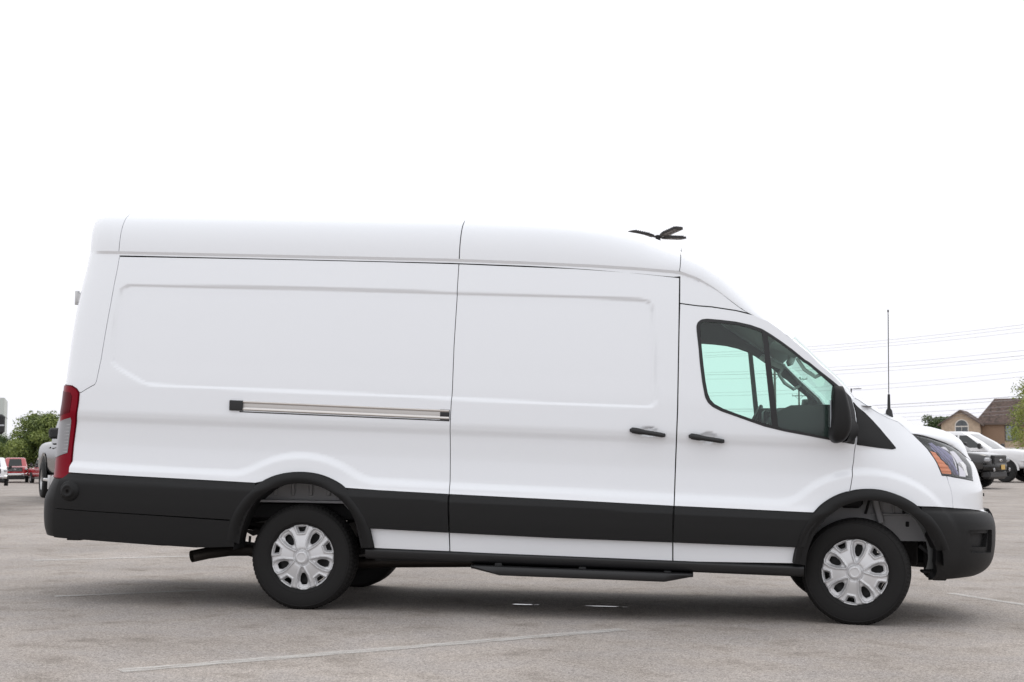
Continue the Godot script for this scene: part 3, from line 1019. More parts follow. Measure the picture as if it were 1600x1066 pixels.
		for k in 5:
			var rb := Build.new()
			rb.box(Vector3(-.28 + k * .13, .86, flip * .668), Vector3(.028, .17, .02), .007)
			part("pressed_rib", rb, liner, iwp)
		var fw := Build.new()
		fw.face([Vector3(3.32, .54, flip * .60), Vector3(4.36, .54, flip * .60), Vector3(4.36, 1.0, flip * .60), Vector3(3.32, 1.0, flip * .60)], Vector3(0, 0, flip))
		fw.box(Vector3(4.10, .72, flip * .615), Vector3(.40, .012, .03), .004)
		fw.box(Vector3(4.05, .83, flip * .612), Vector3(.012, .2, .02), .004)
		fw.box(Vector3(3.93, .80, flip * .63), Vector3(.05, .3, .05), .015, Basis(Vector3(0, 0, 1), .25))
		var fwp := part("wheelhouse_panel", fw, liner, van)
		var ho := Build.new()
		ho.box(Vector3(4.145, .655, flip * .606), Vector3(.022, .036, .016), .004)
		ho.box(Vector3(4.12, .735, flip * .62), Vector3(.02, .02, .016), .004)
		ho.tube([Vector3(3.86, .72, flip * .64), Vector3(3.9, .86, flip * .64), Vector3(3.98, .90, flip * .64), Vector3(4.18, .85, flip * .64), Vector3(4.25, .8, flip * .64)], .009, 8)
		ho.box(Vector3(3.76, .84, flip * .67), Vector3(.16, .16, .1), .03)
		part("brake_hose", ho, dark, fwp)
		# fuel of shadow under the front: crash box, wiring, tow eye
		var ub := Build.new()
		ub.box(Vector3(4.33, .42, flip * .62), Vector3(.12, .26, .3), .02)
		ub.tube([Vector3(4.2, .52, flip * .75), Vector3(4.3, .44, flip * .78), Vector3(4.28, .36, flip * .76), Vector3(4.38, .33, flip * .72)], .014, 8)
		ub.box(Vector3(4.27, .345, flip * .7), Vector3(.1, .02, .12), .006)
		part("crash_box", ub, dark, van)
		# sill and spring parts
		var sill := Build.new()
		var srows := []
		for k in 31:
			var x := lerpf(.462, 3.415, k / 30.0)
			var row := []
			for q in [[.452, -.012], [.448, .022], [.430, .030], [.395, .030], [.376, .020], [.372, -.06], [.44, -.06]]:
				var a := surf(x, q[0] + (x - .462) * .006, q[1])
				row.append(Vector3(a.x, a.y, a.z * flip))
			srows.append(row)
		sill.grid(srows, true)
		sill.face(srows[0], Vector3.LEFT)
		sill.face(srows[-1], Vector3.RIGHT)
		part("sill", sill, trim, van)
		if near:
			var step := Build.new()
			var out := [[1.195, .0], [1.22, .02], [1.40, .085], [2.50, .085], [2.665, .035], [2.690, .0]]
			var rs := []
			for q in out:
				var yt: float = .370 + (q[0] - 1.195) * .0095
				var th := .026 if q[1] < .05 else .058
				var zz: float = 1.02 + q[1]
				var y0: float = yt - RAKE * q[0]
				rs.append([Vector3(q[0], y0, .80), Vector3(q[0], y0, zz - .012), Vector3(q[0], y0 - .008, zz), Vector3(q[0], y0 - th + .01, zz), Vector3(q[0], y0 - th, zz - .012), Vector3(q[0], y0 - th, .80)])
			step.grid(rs, true)
			step.face(rs[0], Vector3.LEFT)
			step.face(rs[-1], Vector3.RIGHT)
			var sp := part("step_board", step, trim, van)
			for x in [1.38, 1.95, 2.52]:
				var br := Build.new()
				br.box(Vector3(x, .365 - RAKE * x, .88), Vector3(.05, .05, .26), .006)
				part("bracket", br, dark, sp)
		var leaf := Build.new()
		for k in 3:
			var pts := []
			for j in 13:
				var f := j / 12.0
				pts.append(Vector3(lerpf(-.80 + k * .12, .75 - k * .1, f), .46 - .05 * k * .5 - .13 * sin(PI * f) * .55, flip * .55))
			for j in 12:
				leaf.tube([pts[j], pts[j + 1]], .012, 6)
		part("leaf_spring", leaf, dark, van)

	# --- roof, in panels divided by the seams
	for rp in [["roof_end", [-2.5, -1, -1.462, -1, -1.43, -.75, -1.41, -.4, -1.41, .4, -1.43, .75, -1.462, 1, -2.5, 1]], ["roof_panel", [-1.456, -1, 1.063, -1, 1.078, -.75, 1.085, -.4, 1.085, .4, 1.078, .75, 1.063, 1, -1.456, 1, -1.424, .75, -1.404, .4, -1.404, -.4, -1.424, -.75]], ["roof_panel", [1.070, -1, 2.586, -1, 2.567, -.8, 2.55, -.5, 2.545, 0, 2.55, .5, 2.567, .8, 2.586, 1, 1.070, 1, 1.085, .75, 1.092, .4, 1.092, -.4, 1.085, -.75]], ["cab_roof", [2.591, -1, 3.34, -1, 3.34, 1, 2.591, 1, 2.572, .8, 2.555, .5, 2.55, 0, 2.555, -.5, 2.572, -.8]]]:
		part(rp[0], skin(poly(rp[1]), [], Vector2(.035, .028), roof_fn(), .015), white, van)
	part("roof_lining", skin(poly([-1.9, -.985, 2.6, -.985, 2.6, .985, -1.9, .985]), [], Vector2(.08, .06), roof_fn(-.035)), cabin, van)
	part("headliner", skin(poly([2.56, -.985, 3.40, -.985, 3.40, .985, 2.56, .985]), [], Vector2(.05, .05), roof_fn(-.04)), cabin, van)
	for s in [-1.0, 1.0]:
		var o := poly([3.341, s, 3.93, s, 3.91, s * .77, 3.341, s * .77])
		part("windscreen_pillar", skin(o, [], Vector2(.03, .02), roof_fn(), .02), white, van)
		part("pillar_trim", skin(poly([3.34, s, 3.93, s, 3.90, s * .765, 3.34, s * .765]), [], Vector2(.04, .03), roof_fn(-.035)), cabin, van)
	var ws := part("windscreen", skin(poly([3.335, -.775, 3.92, -.775, 3.92, .775, 3.335, .775]), [], Vector2(.05, .05), roof_fn(-.004)), glass_out, van)
	part("glass_tint", skin(poly([3.335, -.775, 3.92, -.775, 3.92, .775, 3.335, .775]), [], Vector2(.05, .05), roof_fn(-.008)), glass_tint, ws)
	var hood := skin(poly([.0, -1, 1, -1, 1, 1, 0, 1]), [], Vector2(.015, .03), func(p: Vector2) -> Vector3: return hood_at(p.x, -p.y), .01)
	part("hood", hood, white, van)
	var cowl := Build.new()
	var cr := []
	for k in 21:
		var s := 1.0 - k / 10.0
		cr.append([roof_at(3.915, s * .98, -.004), hood_at(.01, s * .98) + Vector3(0, -.012, 0)])
	cowl.grid(cr)
	part("cowl_panel", cowl, trim, van)
	# --- rear end
	for s in [1.0, -1.0]:
		var rd := part("rear_door", skin(poly([-2.5, .86, -2.06, .86, -2.06, 2.46, -2.5, 2.46]), [], Vector2(.03, .06), side_fn(-.006, s, false), .02), white, van)
		for hy in [2.135, .80, 1.45]:
			var a := surf(-2.045, hy)
			var hb := Build.new()
			hb.box(Vector3(a.x + .01, a.y, a.z * s * .99), Vector3(.06, .075 if hy > 2 else .10, .05), .012)
			hb.lathe([Vector2(0, -.05), Vector2(.016, -.05), Vector2(.016, .05), Vector2(0, .05)], 12, Basis(Vector3.RIGHT, PI / 2), Vector3(a.x - .016, a.y, a.z * s * .99 + .012 * s))
			if hy != 1.45:
				part("door_hinge", hb, mat(lin(.55, .55, .55), .35, .6), van)
	var rear_wall := Build.new()
	rear_wall.face([Vector3(-1.86, .5, -.85), Vector3(-1.86, .5, .85), Vector3(-1.60, 2.6, .75), Vector3(-1.60, 2.6, -.75)], Vector3(-1, 0, 0))
	part("rear_wall", rear_wall, dark, van)
	# --- tow eye cover on the rear cladding
	var boss := Build.new()
	var ba := surf(-1.589, .754, .054)
	boss.lathe([Vector2(.078, -.02), Vector2(.072, .002), Vector2(.060, .016), Vector2(.050, .018), Vector2(.048, .026), Vector2(.040, .034), Vector2(.030, .034), Vector2(.027, .029), Vector2(.018, .030), Vector2(0, .031)], 32, Basis(Vector3.UP, -.12), Vector3(ba.x, ba.y, ba.z))
	part("fuel_cap", boss, black, van)
	# --- floor, axle, exhaust
	var floor_ := Build.new()
	floor_.box(Vector3(-1.2, .60, 0), Vector3(1.35, .08, 1.7))
	floor_.box(Vector3(1.9, .52, 0), Vector3(2.75, .12, 1.8))
	floor_.box(Vector3(0, .93, 0), Vector3(1.1, .06, 1.3))
	floor_.box(Vector3(3.85, .80, 0), Vector3(1.2, .4, 1.15))
	for z in [.55, -.55]:
		floor_.box(Vector3(2.1, .44, z), Vector3(3.2, .12, .1))
		floor_.box(Vector3(-.7, .66, z), Vector3(2.4, .10, .1))
	floor_.box(Vector3(-1.72, .53, 0), Vector3(.1, .2, 1.6))
	# tank, silencer and shields hang low between the axles
	floor_.prism(poly([-.86, .50, -.86, .342, -.05, .292, .88, .240, .95, .46]), .50, 3.30, Transform3D(Basis(Vector3(0, 0, -1), Vector3.UP, Vector3.RIGHT), Vector3.ZERO))
	floor_.box(Vector3(3.62, .36, 0), Vector3(.8, .16, 1.15), .04)
	floor_.box(Vector3(-1.2, .56, 0), Vector3(.7, .20, .9), .06)
	part("floor_pan", floor_, dark, van)
	var axle := Build.new()
	axle.tube([Vector3(0, .345, -.78), Vector3(0, .345, .78)], .055, 14)
	axle.lathe([Vector2(0, -.15), Vector2(.12, -.12), Vector2(.16, 0), Vector2(.12, .12), Vector2(0, .15)], 18, Basis(Vector3.UP, PI / 2), Vector3(0, .345, 0))
	axle.tube([Vector3(.1, .36, 0), Vector3(3.0, .48, 0)], .045, 10)
	axle.tube([Vector3(3.76, .34, -.75), Vector3(3.76, .34, .75)], .06, 12)
	part("axle", axle, dark, van)
	var ex := Build.new()
	ex.tube([Vector3(-.835, .336, .82), Vector3(-.74, .358, .74), Vector3(-.62, .372, .62), Vector3(-.5, .370, .55), Vector3(-.4, .345, .52), Vector3(-.2, .325, .45), Vector3(.1, .28, .40), Vector3(.6, .30, .38), Vector3(2.2, .34, .3)], .042, 18, false)
	ex.tube([Vector3(-.835, .336, .82), Vector3(-.74, .358, .74), Vector3(-.62, .375, .62)], .037, 18, false)
	ex.tube([Vector3(-.50, .47, .53), Vector3(-.50, .37, .55)], .01, 8)
	var exm := mat(lin(.05, .043, .038), .5, .7)
	part("exhaust_pipe", ex, exm, van)
	# --- aerial on the near wing
	var ab := hood_at(.17, .86)
	var an := Build.new()
	var base_at := Vector3(4.005, 1.395, .77)
	an.tube([base_at + Vector3(0, -.03, 0), base_at + Vector3(-.001, .03, 0), base_at + Vector3(-.002, .045, 0), base_at + Vector3(-.002, .14, 0)], [.030, .021, .011, .0085], 12)
	var av := part("aerial", an, trim, van)
	var mast := Build.new()
	mast.tube([base_at + Vector3(-.002, .13, 0), base_at + Vector3(-.004, .71, 0)], .0026, 8)
	var coil := []
	for k in 260:
		var a := k * .75
		coil.append(base_at + Vector3(-.003 + cos(a) * .0034, .15 + k * .0021, sin(a) * .0034))
	mast.tube(coil, .0011, 4)
	mast.tube([base_at + Vector3(-.004, .70, 0), base_at + Vector3(-.004, .716, 0)], .0055, 8)
	part("mast", mast, mat(lin(.03, .03, .03), .4), av)
	# --- wheels
	var hub := hubcap_mesh(.227).mesh()
	var tyre := tyre_mesh(.353, .235, .218).mesh()
	make_wheel(van, Vector3(0, .359, .835), 0, 0, hub, tyre, m, 1.03)
	make_wheel(van, Vector3(3.774, .347, .835), deg_to_rad(-11.5), deg_to_rad(23.0), hub, tyre, m)
	make_wheel(van, Vector3(0, .359, -.835), PI, 0.4, hub, tyre, m, 1.03)
	make_wheel(van, Vector3(3.774, .347, -.835), PI - deg_to_rad(11.5), 0.9, hub, tyre, m)
	make_cabin(van, cabin, cabin_dark, trim, chrome, glass_tint)

func make_mirror(van: Node3D, fd: Node3D, flip: float, black: Material, trim: Material, chrome: Material, gloss: Material) -> void:
	# housing by levels: y, x behind, x ahead, z in, z out
	var lev := [[1.652, 3.602, 3.626, 1.13, 1.20], [1.649, 3.586, 3.652, 1.10, 1.24], [1.61, 3.582, 3.668, 1.075, 1.275], [1.55, 3.579, 3.684, 1.06, 1.29], [1.48, 3.573, 3.700, 1.05, 1.295], [1.42, 3.568, 3.706, 1.045, 1.295], [1.37, 3.565, 3.702, 1.045, 1.29], [1.33, 3.564, 3.686, 1.05, 1.28], [1.305, 3.570, 3.668, 1.06, 1.262], [1.288, 3.582, 3.648, 1.08, 1.24], [1.280, 3.598, 3.62, 1.12, 1.2]]
	var b := Build.new()
	var rows := []
	for q in lev:
		var row := []
		for k in 28:
			var a := TAU * k / 28
			var cx: float = (q[1] + q[2]) * .5
			var cz: float = (q[3] + q[4]) * .5
			var hx: float = (q[2] - q[1]) * .5
			var hz: float = (q[4] - q[3]) * .5
			var u := signf(cos(a)) * pow(absf(cos(a)), .55)
			var w := signf(sin(a)) * pow(absf(sin(a)), .7)
			row.append(Vector3(cx + hx * u, q[0] - RAKE * 3.55, (cz + hz * w) * flip))
		rows.append(row)
	b.grid(rows, true, true, flip > 0)
	b.face(rows[0], Vector3.UP)
	b.face(rows[-1], Vector3.DOWN)
	var mo := part("mirror", b, black, van)
	var g := Build.new()
	g.box(Vector3(3.570, 1.385, 1.17 * flip), Vector3(.010, .18, .11), .003)
	part("mirror_glass", g, mat(lin(.25, .26, .27), .03, 1.0), mo)
	var arm := Build.new()
	var ar := []
	for k in 9:
		var f := k / 8.0
		var row := []
		for q in 12:
			var a := TAU * q / 12
			row.append(Vector3(lerpf(3.66, 3.73, f) + cos(a) * .05, lerpf(1.30, 1.285, f) + sin(a) * lerpf(.10, .075, f), lerpf(1.10, .985, f) * flip))
		ar.append(row)
	arm.grid(ar, true)
	part("mirror_arm", arm, black, mo)

func make_cabin(van: Node3D, cabin: Material, cabin_dark: Material, trim: Material, chrome: Material, glass: Material) -> void:
	var bk := Build.new()
	bk.box(Vector3(2.52, 1.45, 0), Vector3(.03, 1.9, 1.78))
	part("bulkhead", bk, cabin, van)
	var d := Build.new()
	var rows := []
	for k in 25:
		var z := lerpf(-.90, .90, k / 24.0)
		var hump := .02 * exp(-pow((z + .42) / .26, 4.0))
		var row := []
		for q in [[3.36, .85], [3.26, 1.0], [3.20, 1.16], [3.19, 1.30], [3.24, 1.40], [3.34, 1.45], [3.55, 1.457], [3.72, 1.457], [3.88, 1.45]]:
			row.append(Vector3(q[0], q[1] + (hump if q[1] > 1.2 else 0.0) * (1.0 if q[0] < 3.6 else .3), z))
		rows.append(row)
	d.grid(rows)
	for k in [0, 24]:
		var end: Array = rows[k].slice(0, 8)
		end.append(Vector3(3.72, .85, rows[k][0].z))
		d.face(end, Vector3(0, 0, rows[k][0].z))
	var dash := part("dashboard", d, cabin_dark, van)
	var pod := Build.new()
	pod.box(Vector3(3.27, 1.40, -.42), Vector3(.20, .13, .36), .04)
	part("instrument_hood", pod, cabin_dark, dash)
	var vent := Build.new()
	vent.box(Vector3(3.20, 1.28, .74), Vector3(.05, .10, .16), .02)
	part("air_vent", vent, trim, dash)
	var scr := Build.new()
	scr.box(Vector3(3.22, 1.36, 0.02), Vector3(.04, .16, .28), .015)
	part("display", scr, trim, dash)
	var sw := Build.new()
	var c := Vector3(3.13, 1.31, -.42)
	var tilt := Basis(Vector3(0, 0, 1), -.45)
	var ring := []
	for k in 41:
		var a := TAU * k / 40
		ring.append(c + tilt * Vector3(0, sin(a) * .19, cos(a) * .19))
	sw.tube(ring, .016, 10, false)
	var stw := part("steering_wheel", sw, trim, van)
	var sp := Build.new()
	sp.box(c + tilt * Vector3(.02, -.01, 0), Vector3(.05, .12, .16), .02, tilt)
	sp.box(c + tilt * Vector3(.015, 0, 0), Vector3(.02, .035, .36), .008, tilt)
	sp.box(c + tilt * Vector3(.015, -.09, 0), Vector3(.02, .16, .035), .008, tilt)
	sp.tube([c, c + tilt * Vector3(.25, -.02, 0)], .04, 10)
	part("wheel_hub", sp, trim, stw)
	# seats
	for z in [-.44, .44]:
		var s := Build.new()
		s.box(Vector3(2.72, .93, z), Vector3(.50, .16, .50), .06)
		s.box(Vector3(2.56, 1.18, z), Vector3(.10, .46, .48), .045, Basis(Vector3(0, 0, 1), .12))
		var so := part("seat", s, cabin_dark, van)
	# grab handles on the windscreen pillars
	for s in [-1.0, 1.0]:
		var h := Build.new()
		var p0 := roof_at(3.42, s * .97, -.05)
		var p1 := roof_at(3.66, s * .97, -.05)
		var inward := Vector3(-.05, -.045, -.02 * s)
		h.tube([p0, p0.lerp(p1, .08) + inward, p0.lerp(p1, .5) + inward * 1.25, p0.lerp(p1, .92) + inward, p1], .014, 10)
		part("grab_handle", h, cabin, van)
	# sun visor and mirror bracket behind the screen
	for s in [-1.0, 1.0]:
		var v := Build.new()
		var p := roof_at(3.36, s * .55, -.07)
		v.box(p + Vector3(-.05, -.03, 0), Vector3(.20, .02, .42), .008, Basis(Vector3(0, 0, 1), -.45))
		part("sun_visor", v, cabin, van)
	var rm := Build.new()
	var pm := roof_at(3.36, 0.0, -.05)
	rm.box(pm + Vector3(.02, -.08, 0), Vector3(.05, .10, .12), .02, Basis(Vector3(0, 0, 1), -.4))
	part("sensor_housing", rm, cabin, van)

# ------------------------------------------------------------------ ground
func ground_y(x: float, z: float) -> float:
	return -GROUND_TILT * 14.0 * tanh(x / 14.0) * exp(-(z * z) / 1600.0) - 1.35 * smoothstep(18.0, 95.0, -z) * smoothstep(3.0, 30.0, -x) + 1.7 * smoothstep(70.0, 165.0, -z) * smoothstep(-10.0, 20.0, x)

func on_ground(x: float, z: float, up := 0.0) -> Vector3:
	return Vector3(x, ground_y(x, z) + up, z)

func speckle_image(size: int, seed_: int) -> Image:
	# pale aggregate in grey-brown binder: fine grains over coarser clumps
	var rng := RandomNumberGenerator.new()
	rng.seed = seed_
	var fine := PackedFloat32Array()
	fine.resize(size * size)
	for k in size * size:
		fine[k] = rng.randf()
	var clump := FastNoiseLite.new()
	clump.noise_type = FastNoiseLite.TYPE_SIMPLEX_SMOOTH
	clump.frequency = .03
	clump.fractal_octaves = 3
	var ci := clump.get_seamless_image(size, size).get_data()
	var data := PackedByteArray()
	data.resize(size * size * 3)
	for y in size:
		for x in size:
			var a := fine[y * size + x]
			var b := fine[(y >> 1) * size + (x >> 1)]
			var c := fine[((y >> 2) + 77) % size * size + (x >> 2)]
			var d := (a - .5) * .35 + (b - .5) * .55 + (c - .5) * .50
			if c > .93:
				d -= .22
			if c < .05:
				d += .28
			d += (ci[y * size + x] / 255.0 - .5) * .14
			var v := clampf(.74 + d * .36, .12, 1.0)
			var k := (y * size + x) * 3
			data[k] = int(255.0 * clampf(v * 1.0, 0, 1))
			data[k + 1] = int(255.0 * clampf(v * .972, 0, 1))
			data[k + 2] = int(255.0 * clampf(v * .95, 0, 1))
	return Image.create_from_data(size, size, false, Image.FORMAT_RGB8, data)

func stain_image(size: int) -> Image:
	var a := FastNoiseLite.new()
	a.seed = 5
	a.frequency = .008
	a.fractal_octaves = 5
	var ia := a.get_seamless_image(size, size).get_data()
	var s := FastNoiseLite.new()
	s.seed = 17
	s.noise_type = FastNoiseLite.TYPE_SIMPLEX
	s.frequency = .022
	s.fractal_octaves = 4
	var ib := s.get_seamless_image(size, size).get_data()
	var data := PackedByteArray()
	data.resize(size * size * 3)
	for k in size * size:
		var v := .90 + (ia[k] / 255.0 - .5) * .13
		var q := ib[k] / 255.0
		if q > .66:
			v -= (q - .66) * .34
		v = clampf(v, 0.0, 1.0)
		data[k * 3] = int(255 * v)
		data[k * 3 + 1] = int(255 * v * (1.0 - .015 * q))
		data[k * 3 + 2] = int(255 * v * (1.0 - .04 * q))
	return Image.create_from_data(size, size, false, Image.FORMAT_RGB8, data)

func make_ground() -> void:
	var b := Build.new()
	var xs := [-600.0, -300.0, -200.0, -150.0, -120.0]
	for k in 61:
		xs.append(-100.0 + k * 1.5 if k < 56 else -100.0 + k * 1.5)
	xs = []
	var step := func(a: float, c: float, n: int) -> Array:
		var o := []
		for k in n:
			o.append(lerpf(a, c, float(k) / n))
		return o
	xs = step.call(-600.0, -100.0, 8) + step.call(-100.0, -12.0, 40) + step.call(-12.0, 16.0, 60) + step.call(16.0, 100.0, 30) + step.call(100.0, 600.0, 8) + [600.0]
	var zs: Array = step.call(-800.0, -200.0, 8) + step.call(-200.0, -20.0, 60) + step.call(-20.0, 14.0, 60) + step.call(14.0, 120.0, 16) + [120.0]
	var first := 0
	for z in zs:
		for x in xs:
			var e := .2
			var nn := Vector3(ground_y(x - e, z) - ground_y(x + e, z), 2 * e, ground_y(x, z - e) - ground_y(x, z + e)).normalized()
			b.put(on_ground(x, z), nn, Vector2(x, z))
	var w: int = xs.size()
	for j in zs.size() - 1:
		for i in w - 1:
			var a := j * w + i
			b.tri(a, a + 1, a + w + 1)
			b.tri(a, a + w + 1, a + w)
	var m := StandardMaterial3D.new()
	m.albedo_color = lin(.90, .88, .875)
	m.albedo_texture = ImageTexture.create_from_image(speckle_image(1024, 3))
	m.uv1_scale = Vector3(.40, .40, 1)
	m.detail_enabled = true
	m.detail_blend_mode = BaseMaterial3D.BLEND_MODE_MUL
	m.detail_uv_layer = BaseMaterial3D.DETAIL_UV_2
	m.detail_albedo = ImageTexture.create_from_image(stain_image(1024))
	m.uv2_scale = Vector3(.062, .062, 1)
	m.roughness = .93
	m.metallic_specular = .3
	var h := FastNoiseLite.new()
	h.frequency = .18
	h.fractal_octaves = 3
	m.heightmap_enabled = true
	var ht := NoiseTexture2D.new()
	ht.width = 512
	ht.height = 512
	ht.seamless = true
	ht.noise = h
	m.heightmap_texture = ht
	m.heightmap_scale = .5
	var g := part("ground", b, m, self)
	tag(g, "worn pale grey asphalt of the parking lot", "", "", "structure")

func paint_line(a: Vector2, c: Vector2, w: float, m: Material, wear_seed: int, parent: Node = self) -> MeshInstance3D:
	var b := Build.new()
	var d := (c - a).normalized()
	var s := Vector2(-d.y, d.x) * w * .5
	var n := int(maxf(4, a.distance_to(c) / .15))
	for k in n + 1:
		var p := a.lerp(c, float(k) / n)
		for q in [-1.0, 1.0]:
			var r: Vector2 = p + s * q
			b.put(on_ground(r.x, r.y, .004), Vector3.UP, Vector2(a.distance_to(c) * k / n + wear_seed * 3.7, q * w * .5))
	for k in n:
		b.tri(k * 2, k * 2 + 1, k * 2 + 3)
		b.tri(k * 2, k * 2 + 3, k * 2 + 2)
	return part("parking_line", b, m, parent)

func worn_paint(cover: float, seed_: int) -> StandardMaterial3D:
	var size := 512
	var f := FastNoiseLite.new()
	f.seed = seed_
	f.frequency = .012
	f.fractal_octaves = 3
	var ia := f.get_seamless_image(size, size).get_data()
	var rng := RandomNumberGenerator.new()
	rng.seed = seed_
	var data := PackedByteArray()
	data.resize(size * size * 4)
	for y in size:
		# paint is thinner along its edges
		var edge := 1.0 - pow(absf(fposmod(float(y) / size + .5, 1.0) * 2.0 - 1.0), 3.0)
		for x in size:
			var k := y * size + x
			var v := ia[k] / 255.0 * .8 + rng.randf() * .55 - .35
			var al := clampf((v - (1.0 - cover) * .6) * 2.6, 0.0, .72) * clampf(edge * 1.6, 0, 1)
			data[k * 4] = 212
			data[k * 4 + 1] = 210
			data[k * 4 + 2] = 206
			data[k * 4 + 3] = int(al * 255)
	var m := StandardMaterial3D.new()
	m.albedo_texture = ImageTexture.create_from_image(Image.create_from_data(size, size, false, Image.FORMAT_RGBA8, data))
	m.transparency = BaseMaterial3D.TRANSPARENCY_ALPHA
	m.roughness = .8
	m.uv1_scale = Vector3(.5, 8.0, 1)
	m.uv1_offset = Vector3(0, 0, 0)
	return m

func make_puddle(at: Vector2, half: Vector2, seed_: int, label: String) -> void:
	var rng := RandomNumberGenerator.new()
	rng.seed = seed_
	var b := Build.new()
	var blobs := [[Vector2.ZERO, 1.0]]
	for k in 5:
		blobs.append([Vector2(rng.randf_range(-1.5, 1.5), rng.randf_range(-1.1, 1.1)), rng.randf_range(.08, .22)])
	for q in blobs:
		var n := 22
		var c: Vector2 = at + q[0] * half
		var i0 := b.put(on_ground(c.x, c.y, .004), Vector3.UP)
		for k in n:
			var a := TAU * k / n
			var r: float = q[1] * (1.0 + rng.randf_range(-.28, .28))
			b.put(on_ground(c.x + cos(a) * half.x * r, c.y + sin(a) * half.y * r, .004), Vector3.UP)
		for k in n:
			b.tri(i0, i0 + 1 + k, i0 + 1 + (k + 1) % n)
	var m := mat(lin(.05, .048, .045), .03)
	m.metallic_specular = .7
	var o := part("puddle", b, m, self)
	tag(o, label, "", "", "structure")

# ------------------------------------------------------------------ parked pickups
func rounded_ring(hx: float, hz: float, r: float, y: float, cx := 0.0) -> Array:
	var o := []
	for c in [[1, 1], [-1, 1], [-1, -1], [1, -1]]:
		for k in 5:
			var a0: float = {[1, 1]: 0.0, [-1, 1]: PI / 2, [-1, -1]: PI, [1, -1]: 3 * PI / 2}[c]
			var a := a0 + PI / 2 * k / 4.0
			o.append(Vector3(cx + c[0] * (hx - r) + cos(a) * r, y, c[1] * (hz - r) + sin(a) * r))
	return o

